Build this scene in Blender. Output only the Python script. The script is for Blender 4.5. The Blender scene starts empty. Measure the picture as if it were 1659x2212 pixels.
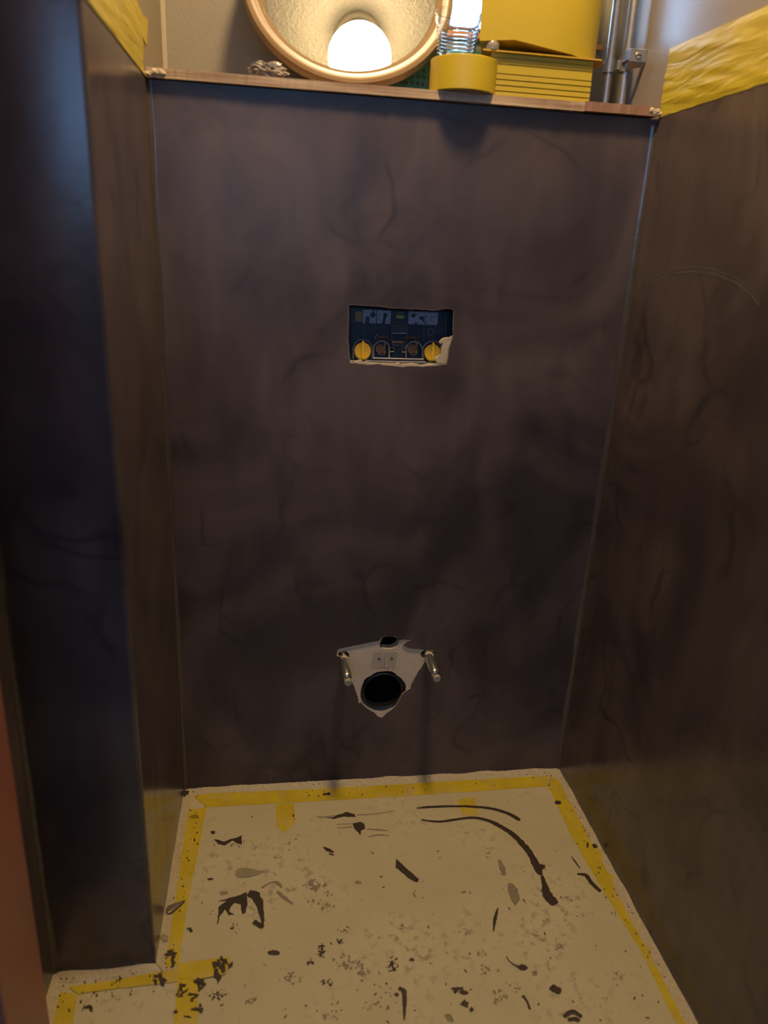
import bpy, bmesh, math, random
from mathutils import Vector, Matrix, noise

# ------------------------------------------------------------------ camera
S = bpy.context.scene
COL = S.collection
CAM = Vector((0.1971, -1.3701, 1.1422))
RM = Matrix(((0.98923696, 0.14628876, 0.00313508),
             (-0.13874224, 0.93096836, 0.33771067),
             (0.04648462, -0.33451085, 0.94124475)))     # columns: right, forward, up
FPX = 1602.4
cd = bpy.data.cameras.new('camera')
cam = bpy.data.objects.new('camera', cd); COL.objects.link(cam)
cd.sensor_fit = 'VERTICAL'; cd.sensor_height = 24; cd.sensor_width = 18
cd.lens = FPX * 24 / 2212
cd.clip_start = 0.02
cd.dof.use_dof = True; cd.dof.focus_distance = 1.55; cd.dof.aperture_fstop = 1.6
m = Matrix((( RM[0][0], RM[0][2], -RM[0][1]), (RM[1][0], RM[1][2], -RM[1][1]), (RM[2][0], RM[2][2], -RM[2][1]))).to_4x4()
m.translation = CAM
cam.matrix_world = m
S.camera = cam
S.view_settings.view_transform = 'Standard'; S.view_settings.look = 'None'
S.view_settings.gamma = 1; S.view_settings.use_curve_mapping = False
S.view_settings.exposure = 0.0

LAMP = Vector((0.43, -0.45, 2.375))
LAMP_STRENGTH = 272.0
LAMP_COLOR = (1.0, 0.715, 0.39)
DAY_COLOR = (0.24, 0.42, 1.0)

w = bpy.data.worlds.new('world'); S.world = w; w.use_nodes = True
w.node_tree.nodes['Background'].inputs[0].default_value = (0.34, 0.62, 1.0, 1)
w.node_tree.nodes['Background'].inputs[1].default_value = 3.5

def area(name, loc, rot, sx, sy, power, color):
    l = bpy.data.lights.new(name, 'AREA'); l.shape = 'RECTANGLE'; l.size = sx; l.size_y = sy
    l.energy = power; l.color = color
    o = bpy.data.objects.new(name, l); COL.objects.link(o); o.location = loc; o.rotation_euler = rot
    return o
# daylight outside the window of the room behind the camera, and outside the small window over the ledge
area('daylight_rear', (-0.20, -3.13, 1.64), (math.radians(90), 0, 0), 2.0, 0.56, 7.5, DAY_COLOR)
area('daylight_back', (0.67, 0.42, 1.80), (math.radians(-90), 0, 0), 0.34, 0.55, 3.2, (0.34, 0.60, 1.0))

# ------------------------------------------------------------------ helpers
R0 = random.Random(7)
def ray(px, py):
    return RM @ Vector(((px - 829.5) / FPX, 1.0, (1106 - py) / FPX))
def at(px, py, ax, v):
    d = ray(px, py); return CAM + d * ((v - CAM[ax]) / d[ax])
def Y(px, py, y=0.0): return at(px, py, 1, y)
def X(px, py, x=0.86): return at(px, py, 0, x)
def F(px, py, z=0.0): return at(px, py, 2, z)
def A(x, y): return (300 + x / 2.37, 1640 + y / 2.37)
def B(x, y): return (850 + x / 2.37, 1640 + y / 2.37)
def Cc(x, y): return (x / 3.318, 1640 + y / 3.318)
def D(x, y): return (730 + x / 5.925, 630 + y / 5.925)
def E4(x, y): return (700 + x / 5.53, 1350 + y / 5.53)

def link_mesh(name, bm, mat, parent=None, smooth=False, loc=None):
    bmesh.ops.recalc_face_normals(bm, faces=bm.faces[:])
    off = Vector((0, 0, 0))
    if parent is not None:
        p = parent
        while p is not None:
            off += p.location; p = p.parent
    if loc is not None: base = Vector(loc)
    else: base = off
    if base.length: bmesh.ops.translate(bm, vec=-base, verts=bm.verts[:])
    me = bpy.data.meshes.new(name); bm.to_mesh(me); bm.free()
    for mm in (mat if isinstance(mat, (list, tuple)) else [mat]): me.materials.append(mm)
    if smooth:
        for p in me.polygons: p.use_smooth = True
        try: me.set_sharp_from_angle(angle=math.radians(38))
        except Exception: pass
    o = bpy.data.objects.new(name, me); COL.objects.link(o)
    if parent is not None:
        o.parent = parent; o.location = base - off
    else: o.location = base
    return o
def tag(o, label, cat, group=None, kind=None):
    o['label'] = label; o['category'] = cat
    if group: o['group'] = group
    if kind: o['kind'] = kind
    return o
def empty(name, loc, label, cat, group=None):
    o = bpy.data.objects.new(name, None); COL.objects.link(o); o.location = loc; o.empty_display_size = .02
    return tag(o, label, cat, group)
def struct(name, bm, mat, smooth=False):
    o = link_mesh(name, bm, mat, None, smooth); o['kind'] = 'structure'; return o

def box(bm, x0, x1, y0, y1, z0, z1, bev=0, mi=0):
    vs = [bm.verts.new((x, y, z)) for x in (x0, x1) for y in (y0, y1) for z in (z0, z1)]
    idx = [(0, 1, 3, 2), (4, 6, 7, 5), (0, 4, 5, 1), (2, 3, 7, 6), (0, 2, 6, 4), (1, 5, 7, 3)]
    fs = [bm.faces.new([vs[i] for i in f]) for f in idx]
    for f in fs: f.material_index = mi
    if bev:
        es = list({e for f in fs for e in f.edges})
        bmesh.ops.bevel(bm, geom=es, offset=bev, segments=2, affect='EDGES', profile=.6)
def prism(bm, pts, vec, mi=0):
    vec = Vector(vec)
    a = [bm.verts.new(p) for p in pts]; b = [bm.verts.new(Vector(p) + vec) for p in pts]
    n = len(pts)
    fs = [bm.faces.new(a), bm.faces.new(b[::-1])]
    for i in range(n): fs.append(bm.faces.new((a[i], b[i], b[(i + 1) % n], a[(i + 1) % n])))
    for f in fs: f.material_index = mi
def frame_from(d):
    d = d.normalized(); u = d.orthogonal().normalized(); return u, d.cross(u)
def cyl(bm, p0, p1, r0, r1=None, n=24, cap=True):
    p0 = Vector(p0); p1 = Vector(p1); r1 = r0 if r1 is None else r1
    u, v = frame_from(p1 - p0)
    a = []; b = []
    for i in range(n):
        t = 2 * math.pi * i / n; k = u * math.cos(t) + v * math.sin(t)
        a.append(bm.verts.new(p0 + k * r0)); b.append(bm.verts.new(p1 + k * r1))
    for i in range(n): bm.faces.new((a[i], a[(i + 1) % n], b[(i + 1) % n], b[i]))
    if cap: bm.faces.new(a[::-1]); bm.faces.new(b)
def lathe(bm, prof, c, axis=(0, 0, 1), n=48, closed=False):
    c = Vector(c); ax = Vector(axis).normalized(); u, v = frame_from(ax)
    rings = []
    for r, h in prof:
        if r < 1e-6: rings.append([bm.verts.new(c + ax * h)])
        else: rings.append([bm.verts.new(c + ax * h + (u * math.cos(2 * math.pi * i / n) + v * math.sin(2 * math.pi * i / n)) * r) for i in range(n)])
    prs = list(zip(rings, rings[1:]))
    if closed: prs.append((rings[-1], rings[0]))
    for a, b in prs:
        for i in range(n):
            j = (i + 1) % n
            if len(a) == 1 and len(b) == 1: continue
            if len(a) == 1: bm.faces.new((a[0], b[j], b[i]))
            elif len(b) == 1: bm.faces.new((a[i], a[j], b[0]))
            else: bm.faces.new((a[i], a[j], b[j], b[i]))
def tube(bm, pts, r, n=8, closed=False):
    pts = [Vector(p) for p in pts]; N = len(pts); rings = []
    u = None
    for k in range(N):
        if closed: t = pts[(k + 1) % N] - pts[k - 1]
        else: t = pts[min(k + 1, N - 1)] - pts[max(k - 1, 0)]
        t.normalize()
        if u is None: u = t.orthogonal().normalized()
        else: u = (u - t * u.dot(t)).normalized()
        v = t.cross(u)
        rings.append([bm.verts.new(pts[k] + (u * math.cos(2 * math.pi * i / n) + v * math.sin(2 * math.pi * i / n)) * r) for i in range(n)])
    rng = range(N) if closed else range(N - 1)
    for k in rng:
        a = rings[k]; b = rings[(k + 1) % N]
        for i in range(n): bm.faces.new((a[i], a[(i + 1) % n], b[(i + 1) % n], b[i]))
    if not closed: bm.faces.new(rings[0][::-1]); bm.faces.new(rings[-1])
def jag(pts, amp, step, rnd=R0, closed=True):
    """subdivide a 3-D polyline and roughen it"""
    out = []; n = len(pts)
    for i in range(n if closed else n - 1):
        a = Vector(pts[i]); b = Vector(pts[(i + 1) % n]); k = max(1, int((b - a).length / step))
        for j in range(k):
            p = a.lerp(b, j / k)
            q = p * 90
            p = p + Vector((noise.noise(q), noise.noise(q + Vector((9, 3, 5))), noise.noise(q + Vector((2, 7, 1))))) * amp * 1.6
            out.append(p)
    if not closed: out.append(Vector(pts[-1]))
    return out
def flat(pts, ax, v):
    o = []
    for p in pts:
        q = Vector(p); q[ax] = v; o.append(q)
    return o

# ------------------------------------------------------------------ materials
def nm(name):
    mt = bpy.data.materials.new(name); mt.use_nodes = True
    return mt, mt.node_tree.nodes, mt.node_tree.links, mt.node_tree.nodes['Principled BSDF']
def simple(name, col, rough=.5, metal=0, bump=0, scale=60, var=0.0, spec=.5, coat=0, dark=None):
    mt, N, L, P = nm(name)
    P.inputs['Roughness'].default_value = rough; P.inputs['Metallic'].default_value = metal
    P.inputs['Specular IOR Level'].default_value = spec; P.inputs['Coat Weight'].default_value = coat
    tc = N.new('ShaderNodeTexCoord'); nz = N.new('ShaderNodeTexNoise'); nz.inputs['Scale'].default_value = scale
    nz.inputs['Detail'].default_value = 5
    L.new(tc.outputs['Object'], nz.inputs['Vector'])
    mx = N.new('ShaderNodeMix'); mx.data_type = 'RGBA'
    c = list(col) + [1]
    mx.inputs[6].default_value = [x * (1 - var) for x in col] + [1] if dark is None else list(dark) + [1]
    mx.inputs[7].default_value = c
    L.new(nz.outputs['Fac'], mx.inputs[0]); L.new(mx.outputs[2], P.inputs['Base Color'])
    if bump:
        b = N.new('ShaderNodeBump'); b.inputs['Strength'].default_value = bump; b.inputs['Distance'].default_value = .002
        L.new(nz.outputs['Fac'], b.inputs['Height']); L.new(b.outputs['Normal'], P.inputs['Normal'])
    return mt
def ramp(N, p0, c0, p1, c1):
    r = N.new('ShaderNodeValToRGB'); e = r.color_ramp.elements
    e[0].position = p0; e[0].color = (*c0, 1); e[1].position = p1; e[1].color = (*c1, 1); return r

def microcement(name, base, light, rough=.34, bs=.35, spec=.36):
    mt, N, L, P = nm(name); P.inputs['Specular IOR Level'].default_value = spec
    tc = N.new('ShaderNodeTexCoord')
    def tex(scale, det, dist=0, sz=None):
        mp = N.new('ShaderNodeMapping'); L.new(tc.outputs['Object'], mp.inputs[0])
        if sz: mp.inputs['Scale'].default_value = sz
        n = N.new('ShaderNodeTexNoise'); n.inputs['Scale'].default_value = scale; n.inputs['Detail'].default_value = det
        n.inputs['Distortion'].default_value = dist; L.new(mp.outputs[0], n.inputs['Vector']); return n
    big = tex(3.2, 4, 1.2); streak = tex(9, 4, .4, (1.6, 1.6, .45)); fine = tex(42, 6)
    r1 = ramp(N, .36, base, .62, light); L.new(big.outputs['Fac'], r1.inputs[0])
    # trowel patches
    mixs = N.new('ShaderNodeMix'); mixs.data_type = 'RGBA'; mixs.blend_type = 'MULTIPLY'; mixs.inputs[0].default_value = .5
    rs = ramp(N, .35, (.62, .62, .66), .62, (1.12, 1.08, 1.05)); L.new(streak.outputs['Fac'], rs.inputs[0])
    L.new(r1.outputs[0], mixs.inputs[6]); L.new(rs.outputs[0], mixs.inputs[7])
    # dark vein-like trowel lines, only in patches
    w1 = tex(2.6, 3, 0); vm = N.new('ShaderNodeVectorMath'); vm.operation = 'MULTIPLY_ADD'
    L.new(w1.outputs['Color'], vm.inputs[0]); vm.inputs[1].default_value = (.55, .55, .55); L.new(tc.outputs['Object'], vm.inputs[2])
    vo = N.new('ShaderNodeTexVoronoi'); vo.feature = 'DISTANCE_TO_EDGE'; vo.inputs['Scale'].default_value = 4.6
    L.new(vm.outputs[0], vo.inputs['Vector'])
    rv = ramp(N, .0, (1, 1, 1), .05, (0, 0, 0)); L.new(vo.outputs['Distance'], rv.inputs[0])
    msk = tex(5.5, 3); rm = ramp(N, .50, (0, 0, 0), .60, (1, 1, 1)); L.new(msk.outputs['Fac'], rm.inputs[0])
    mu = N.new('ShaderNodeMath'); mu.operation = 'MULTIPLY'; L.new(rv.outputs[0], mu.inputs[0]); L.new(rm.outputs[0], mu.inputs[1])
    mu2 = N.new('ShaderNodeMath'); mu2.operation = 'MULTIPLY'; L.new(mu.outputs[0], mu2.inputs[0]); mu2.inputs[1].default_value = .45
    mxv = N.new('ShaderNodeMix'); mxv.data_type = 'RGBA'; L.new(mu2.outputs[0], mxv.inputs[0]); L.new(mixs.outputs[2], mxv.inputs[6])
    mxv.inputs[7].default_value = (base[0] * .3, base[1] * .3, base[2] * .4, 1)
    L.new(mxv.outputs[2], P.inputs['Base Color'])
    rr = N.new('ShaderNodeMapRange'); L.new(streak.outputs['Fac'], rr.inputs[0])
    rr.inputs[3].default_value = rough - .07; rr.inputs[4].default_value = rough + .10; L.new(rr.outputs[0], P.inputs['Roughness'])
    ad = N.new('ShaderNodeMath'); ad.operation = 'MULTIPLY_ADD'; L.new(big.outputs['Fac'], ad.inputs[0]); ad.inputs[1].default_value = 3.0; L.new(fine.outputs['Fac'], ad.inputs[2])
    ad2 = N.new('ShaderNodeMath'); ad2.operation = 'MULTIPLY_ADD'; L.new(streak.outputs['Fac'], ad2.inputs[0]); ad2.inputs[1].default_value = 1.2; L.new(ad.outputs[0], ad2.inputs[2])
    b = N.new('ShaderNodeBump'); b.inputs['Strength'].default_value = bs; b.inputs['Distance'].default_value = .0012
    L.new(ad2.outputs[0], b.inputs['Height']); L.new(b.outputs['Normal'], P.inputs['Normal'])
    return mt

BROWN = microcement('brown_microcement', (.048, .036, .037), (.104, .077, .072), .36, .35, .3)
BROWN2 = microcement('brown_microcement_side', (.054, .042, .043), (.098, .075, .070), .20, .16, .5)
BEAD = simple('polished_corner_plaster', (.075, .062, .056), .22, bump=.3, scale=40, var=.4)
PLASTER = simple('cream_plaster', (.52, .42, .29), .7, bump=.6, scale=120, var=.2)
PINK = simple('pink_white_wall_paint', (.22, .19, .135), .55, bump=.35, scale=160, var=.05)
GLOSSP = simple('glossy_white_wall_paint', (.24, .205, .17), .28, bump=.3, scale=9, var=.08)
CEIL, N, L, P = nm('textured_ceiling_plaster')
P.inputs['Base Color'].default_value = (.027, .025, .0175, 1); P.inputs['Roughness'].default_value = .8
tc = N.new('ShaderNodeTexCoord'); nz = N.new('ShaderNodeTexNoise'); nz.inputs['Scale'].default_value = 48; nz.inputs['Detail'].default_value = 2; nz.inputs['Distortion'].default_value = 1.6
L.new(tc.outputs['Object'], nz.inputs['Vector'])
rp = ramp(N, .42, (0, 0, 0), .56, (1, 1, 1)); L.new(nz.outputs['Fac'], rp.inputs[0])
b = N.new('ShaderNodeBump'); b.inputs['Strength'].default_value = .45; b.inputs['Distance'].default_value = .003
L.new(rp.outputs[0], b.inputs['Height']); L.new(b.outputs['Normal'], P.inputs['Normal'])

def tape_mat(name, col, rough, sx=(14, 14, 14), dirt=0.0):
    mt, N, L, P = nm(name)
    tc = N.new('ShaderNodeTexCoord'); mp = N.new('ShaderNodeMapping'); mp.inputs['Scale'].default_value = sx
    L.new(tc.outputs['Object'], mp.inputs[0])
    n = N.new('ShaderNodeTexNoise'); n.inputs['Scale'].default_value = 1; n.inputs['Detail'].default_value = 4; n.inputs['Distortion'].default_value = .5
    L.new(mp.outputs[0], n.inputs['Vector'])
    r = ramp(N, .3, [c * .78 for c in col], .65, col); L.new(n.outputs['Fac'], r.inputs[0])
    out = r.outputs[0]
    if dirt:
        n2 = N.new('ShaderNodeTexNoise'); n2.inputs['Scale'].default_value = 22; n2.inputs['Detail'].default_value = 6; L.new(tc.outputs['Object'], n2.inputs['Vector'])
        r2 = ramp(N, .52, (0, 0, 0), .72, (dirt, dirt, dirt)); L.new(n2.outputs['Fac'], r2.inputs[0])
        mx = N.new('ShaderNodeMix'); mx.data_type = 'RGBA'; L.new(r2.outputs[0], mx.inputs[0]); L.new(out, mx.inputs[6]); mx.inputs[7].default_value = (.44, .35, .22, 1)
        out = mx.outputs[2]
    L.new(out, P.inputs['Base Color']); P.inputs['Roughness'].default_value = rough
    b = N.new('ShaderNodeBump'); b.inputs['Strength'].default_value = .8; b.inputs['Distance'].default_value = .004
    L.new(n.outputs['Fac'], b.inputs['Height']); L.new(b.outputs['Normal'], P.inputs['Normal'])
    return mt
TAPE = tape_mat('yellow_wall_tape', (.48, .375, .02), .34, (14, 9, 60))
TAPEF = tape_mat('yellow_floor_tape', (.56, .41, .018), .5, (16, 16, 16), .5)
TAPEROLL = simple('yellow_tape_roll', (.50, .365, .016), .45, var=.06, scale=20)

BOARD, N, L, P = nm('cream_protective_board')
tc = N.new('ShaderNodeTexCoord')
n1 = N.new('ShaderNodeTexNoise'); n1.inputs['Scale'].default_value = 5; n1.inputs['Detail'].default_value = 3; L.new(tc.outputs['Object'], n1.inputs['Vector'])
n2 = N.new('ShaderNodeTexNoise'); n2.inputs['Scale'].default_value = 60; n2.inputs['Detail'].default_value = 7; n2.inputs['Roughness'].default_value = .65; L.new(tc.outputs['Object'], n2.inputs['Vector'])
ra = ramp(N, .48, (0, 0, 0), .64, (1, 1, 1)); L.new(n1.outputs['Fac'], ra.inputs[0])
rb = ramp(N, .52, (0, 0, 0), .66, (.7, .7, .7)); L.new(n2.outputs['Fac'], rb.inputs[0])
mu = N.new('ShaderNodeMath'); mu.operation = 'MULTIPLY'; L.new(ra.outputs[0], mu.inputs[0]); L.new(rb.outputs[0], mu.inputs[1])
rc = ramp(N, .3, (.44, .375, .22), .7, (.51, .44, .27)); L.new(n1.outputs['Fac'], rc.inputs[0])
mx = N.new('ShaderNodeMix'); mx.data_type = 'RGBA'; L.new(mu.outputs[0], mx.inputs[0]); L.new(rc.outputs[0], mx.inputs[6]); mx.inputs[7].default_value = (.17, .125, .085, 1)
L.new(mx.outputs[2], P.inputs['Base Color']); P.inputs['Roughness'].default_value = .55

SMEAR = simple('wet_brown_paste', (.062, .040, .028), .35, bump=.5, scale=220, var=.45)
SMEARF = simple('thin_dried_brown_paste', (.30, .24, .16), .6, bump=.3, scale=160, dark=(.15, .11, .075))
YEL = simple('yellow_plastic', (.44, .325, .022), .38, var=.04, scale=12)
YELK = simple('bright_yellow_knob', (.80, .47, .02), .35, var=.05, scale=12)
YEL2 = simple('orange_yellow_plastic', (.46, .28, .02), .42, var=.05, scale=12)
FRAMEM, N, L, P = nm('beige_mirror_frame')
tc = N.new('ShaderNodeTexCoord'); wv = N.new('ShaderNodeTexNoise'); wv.inputs['Scale'].default_value = 6; wv.inputs['Detail'].default_value = 5
L.new(tc.outputs['Object'], wv.inputs['Vector']); r = ramp(N, .35, (.19, .12, .055), .65, (.27, .18, .088)); L.new(wv.outputs['Fac'], r.inputs[0])
L.new(r.outputs[0], P.inputs['Base Color']); P.inputs['Roughness'].default_value = .28
MIRROR = simple('mirror_silver', (.84, .85, .84), .0, 1.0)
STEEL = simple('galvanised_steel', (.40, .385, .36), .38, .85, bump=.3, scale=90, var=.3)
CHROME = simple('zinc_plated_bolt', (.66, .64, .52), .22, .9, bump=.3, scale=80, var=.35)
WHITEPL = simple('white_plastic', (.30, .27, .22), .5)
LAMPPL = simple('grey_lamp_plastic', (.10, .09, .062), .6)
NAVY = simple('dark_blue_black_plastic', (.012, .016, .03), .4, bump=.1, scale=60, var=.3)
BLACK = simple('black_pipe_plastic', (.012, .012, .014), .35)
GREYP = simple('dark_grey_plastic', (.10, .10, .11), .35)
LGREY = simple('worn_light_grey_edge', (.42, .40, .38), .4, var=.4, scale=90)
STICK = simple('grey_blue_sticker', (.26, .29, .36), .5, var=.25, scale=160)
INK = simple('black_ink', (.015, .017, .025), .5)
AMBER = simple('amber_plastic', (.26, .15, .035), .4, var=.3, scale=90)
OLIVE = simple('olive_yellow_sticker', (.34, .30, .07), .5)
TUBEB = simple('brown_translucent_plastic', (.20, .10, .05), .35, var=.5, scale=70)
RED = simple('red_brown_door_paint', (.30, .085, .06), .4, bump=.2, scale=7, dark=(.24, .11, .085))
WOOD, N, L, P = nm('plywood_edge')
tc = N.new('ShaderNodeTexCoord'); mp = N.new('ShaderNodeMapping'); mp.inputs['Scale'].default_value = (6, 30, 220); L.new(tc.outputs['Object'], mp.inputs[0])
wn = N.new('ShaderNodeTexNoise'); wn.inputs['Scale'].default_value = 1; wn.inputs['Detail'].default_value = 5; L.new(mp.outputs[0], wn.inputs['Vector'])
r = ramp(N, .35, (.24, .145, .09), .62, (.46, .34, .22)); L.new(wn.outputs['Fac'], r.inputs[0]); L.new(r.outputs[0], P.inputs['Base Color']); P.inputs['Roughness'].default_value = .6
COPPER = simple('stained_wood_strip', (.30, .16, .10), .5, var=.4, scale=50)
GREEN = simple('green_perforated_plastic', (.07, .27, .17), .5, var=.15, scale=30)
WINF = simple('dark_purple_window_frame', (.10, .035, .045), .4)
ORANGE = simple('orange_sill_tile', (.72, .26, .08), .45)
HALL = simple('hall_wall_paint', (.07, .06, .055), .7)

def glass(name, col, ior, rough=.02):
    mt, N, L, P = nm(name)
    P.inputs['Base Color'].default_value = (*col, 1); P.inputs['Transmission Weight'].default_value = 1
    P.inputs['Roughness'].default_value = rough; P.inputs['IOR'].default_value = ior
    return mt
CUP = glass('clear_plastic_cup', (.93, .97, 1), 1.42, .02)
WATER = glass('clear_water', (.97, .97, .97), 1.33, .0)
PANE = glass('window_pane', (1, 1, 1), 1.05, 0)
FOIL = simple('crumpled_grey_plastic', (.26, .22, .18), .3, bump=.4, scale=60, var=.4)
def emis(name, col, st):
    mt, N, L, P = nm(name); P.inputs['Base Color'].default_value = (*col, 1)
    P.inputs['Emission Color'].default_value = (*col, 1); P.inputs['Emission Strength'].default_value = st; return mt
GLOBE = emis('lamp_globe', LAMP_COLOR, LAMP_STRENGTH)

# ------------------------------------------------------------------ setting
Wd = .86; H = 1.376; DP = .222; YF = -.4245; XL = -.16; ZC = 2.5
bm = bmesh.new(); box(bm, -.26, 1.0, -1.05, .35, -.06, 0); struct('floor', bm, PLASTER)
bm = bmesh.new(); box(bm, -1.3, 1.0, -3.1, -1.05, -.06, 0); box(bm, -1.3, -.26, -1.05, -.72, -.06, 0); struct('floor_hall', bm, HALL)
bm = bmesh.new(); box(bm, -1.3, 1.0, -3.1, .35, ZC, ZC + .06); struct('ceiling', bm, CEIL)

# back wall with its two openings
FLUSH = [D(*q) for q in [(133, 185), (165, 165), (300, 172), (560, 190), (700, 205), (850, 215), (940, 222), (1000, 212), (1060, 222), (1220, 240), (1370, 212), (1470, 220),
         (1484, 262), (1478, 420), (1476, 560), (1455, 640), (1420, 740), (1415, 830), (1392, 935), (1250, 945), (1090, 962), (900, 955), (820, 965), (700, 950), (560, 940), (540, 930), (380, 935), (155, 912), (140, 760), (128, 640), (130, 420)]]
BRK = [E4(*q) for q in [(158, 300), (180, 283), (400, 240), (670, 185), (685, 152), (740, 135), (850, 140), (900, 185), (975, 172), (1050, 180), (985, 195), (945, 240), (980, 268), (1040, 285), (1210, 297), (1305, 300),
       (1280, 345), (1210, 430), (1100, 600), (1048, 700), (1030, 760), (975, 792), (935, 830), (880, 930), (850, 975), (740, 1060), (690, 1105), (650, 1097), (600, 1050), (500, 985), (440, 925), (412, 935), (400, 850), (380, 790),
       (335, 680), (300, 560), (262, 440), (215, 385), (152, 370)]]
def wall_with_holes(bm, outer, holes, y0, y1, mi_side=1):
    loops = [outer] + holes; es = []; hv = set()
    for k, lp in enumerate(loops):
        vs = [bm.verts.new((p[0], y0, p[2])) for p in lp]
        if k: hv |= set(vs)
        for i in range(len(vs)): es.append(bm.edges.new((vs[i], vs[(i + 1) % len(vs)])))
    res = bmesh.ops.triangle_fill(bm, use_beauty=True, use_dissolve=False, edges=es)
    fs = [g for g in res['geom'] if isinstance(g, bmesh.types.BMFace)]
    ex = bmesh.ops.extrude_face_region(bm, geom=fs)
    nv = [g for g in ex['geom'] if isinstance(g, bmesh.types.BMVert)]
    bmesh.ops.translate(bm, vec=(0, y1 - y0, 0), verts=nv)
    nvs = set(nv)
    for f in bm.faces:
        inn = sum(v in nvs for v in f.verts)
        if 0 < inn < len(f.verts) and any(v in hv for v in f.verts): f.material_index = mi_side
flush3 = flat(jag([Y(*q) for q in FLUSH], .0006, .004), 1, 0)
brk3 = flat(jag([Y(*q) for q in BRK], .0006, .003), 1, 0)
bm = bmesh.new()
wall_with_holes(bm, [Vector((0, 0, 0)), Vector((Wd, 0, 0)), Vector((Wd, 0, H)), Vector((0, 0, H))], [flush3, brk3], 0.0, .0026)
# board behind the plaster, with a larger opening round the fittings
fx = [p.x for p in flush3]; fz = [p.z for p in flush3]
struct('wall_back', bm, [BROWN, PLASTER])
bm = bmesh.new()
def ell(c, rx, rz, n=40, y=0, jit=0, seed=0):
    r = random.Random(seed); o = []
    for i in range(n):
        t = 2 * math.pi * i / n; k = 1 + jit * noise.noise(Vector((math.cos(t) * 2.5, math.sin(t) * 2.5, seed)))
        o.append(Vector((c[0] + rx * k * math.cos(t), y, c[2] + rz * k * math.sin(t))))
    return o
top3 = flat([Y(*E4(*q), .0027) for q in [(672, 262), (660, 240), (682, 190), (688, 158), (740, 136), (800, 137), (850, 143), (897, 182), (890, 225), (860, 262), (820, 282), (780, 290), (740, 286), (700, 280), (680, 285)]], 1, 0)
pc = Y(*E4(700, 780), .007)
pip3 = ell(pc, .0505, .0500, y=0, jit=.10, seed=3)
bl = Y(*E4(232, 352), .007); brr = Y(*E4(1205, 338), .007)
hl = ell(bl, .0125, .010, y=0, jit=.2, seed=5); hr = ell(brr, .0095, .0105, y=0, jit=.2, seed=6)
big = [Vector((.327, 0, .928)), Vector((.541, 0, .928)), Vector((.541, 0, 1.053)), Vector((.327, 0, 1.053))]
wall_with_holes(bm, [Vector((0, 0, 0)), Vector((Wd, 0, 0)), Vector((Wd, 0, H - .002)), Vector((0, 0, H - .002))], [big, top3, pip3, hl, hr], .0028, .022)
BRD = simple('cream_backing_board', (.66, .53, .38), .7, bump=.3, scale=90, var=.15)
struct('wall_back_board', bm, [BRD, BRD])

bm = bmesh.new(); box(bm, 0 - .2, Wd + .1, .175, .185, 0, H); 
struct('wall_back_cavity', bm, BLACK)

# left pier: brown below, painted above
bm = bmesh.new()
cp = [(0, YF), (0, 0.17), (XL, 0.17), (XL, YF)]
vs = [(0.0, YF + .006), (0.0, .17), (XL - .1, .17), (XL - .1, YF - .002), (XL, YF), (-.006, YF), (-.0018, YF + .0018)]
pts = [Vector((x, y, 0)) for x, y in vs]
prism(bm, pts, (0, 0, H)); struct('wall_left', bm, BROWN2)
bm = bmesh.new(); box(bm, XL - .1, 0, YF, DP + .03, H + .0005, ZC); struct('wall_left_upper', bm, PINK)
bm = bmesh.new(); box(bm, XL - .1, XL, -.60, YF, 0, H); struct('wall_entrance', bm, BROWN2)
bm = bmesh.new(); box(bm, XL - .1, XL, -.60, YF - .001, H + .0005, ZC); struct('wall_entrance_upper', bm, PINK)
# right wall
bm = bmesh.new(); box(bm, Wd, Wd + .1, -3.0, .17, 0, H); struct('wall_right', bm, BROWN2)
bm = bmesh.new(); box(bm, Wd, Wd + .1, -3.0, DP + .03, H + .0005, ZC); struct('wall_right_upper', bm, GLOSSP)
# upper back wall with window opening
wx0, wx1, wz0, wz1 = .505, .829, 1.530, 2.1
bm = bmesh.new()
wall_with_holes(bm, [Vector((0, 0, H)), Vector((Wd, 0, H)), Vector((Wd, 0, ZC)), Vector((0, 0, ZC))],
                [[Vector((wx0, 0, wz0)), Vector((wx1, 0, wz0)), Vector((wx1, 0, wz1)), Vector((wx0, 0, wz1))]], DP, DP + .14, 0)
struct('wall_back_upper', bm, PINK)
bm = bmesh.new()
for x0, x1, z0, z1 in ((wx0, wx0 + .02, wz0, wz1), (wx1 - .045, wx1, wz0, wz1), (wx0 + .02, wx1 - .045, wz0, wz0 + .02), (wx0 + .02, wx1 - .045, wz1 - .03, wz1)):
    box(bm, x0, x1, DP + .03, DP + .07, z0, z1, .002)
wn1 = struct('window_1', bm, WINF)
bm = bmesh.new(); box(bm, wx0 + .018, wx1 - .043, DP + .048, DP + .052, wz0 + .018, wz1 - .028)
link_mesh('pane', bm, PANE, wn1)
bm = bmesh.new(); box(bm, wx0 - .002, wx1, DP - .008, DP + .03, wz0 - .006, wz0 + .003, .001)
o = link_mesh('window_sill', bm, ORANGE, wn1); o['label'] = 'thin orange sill'
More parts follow.
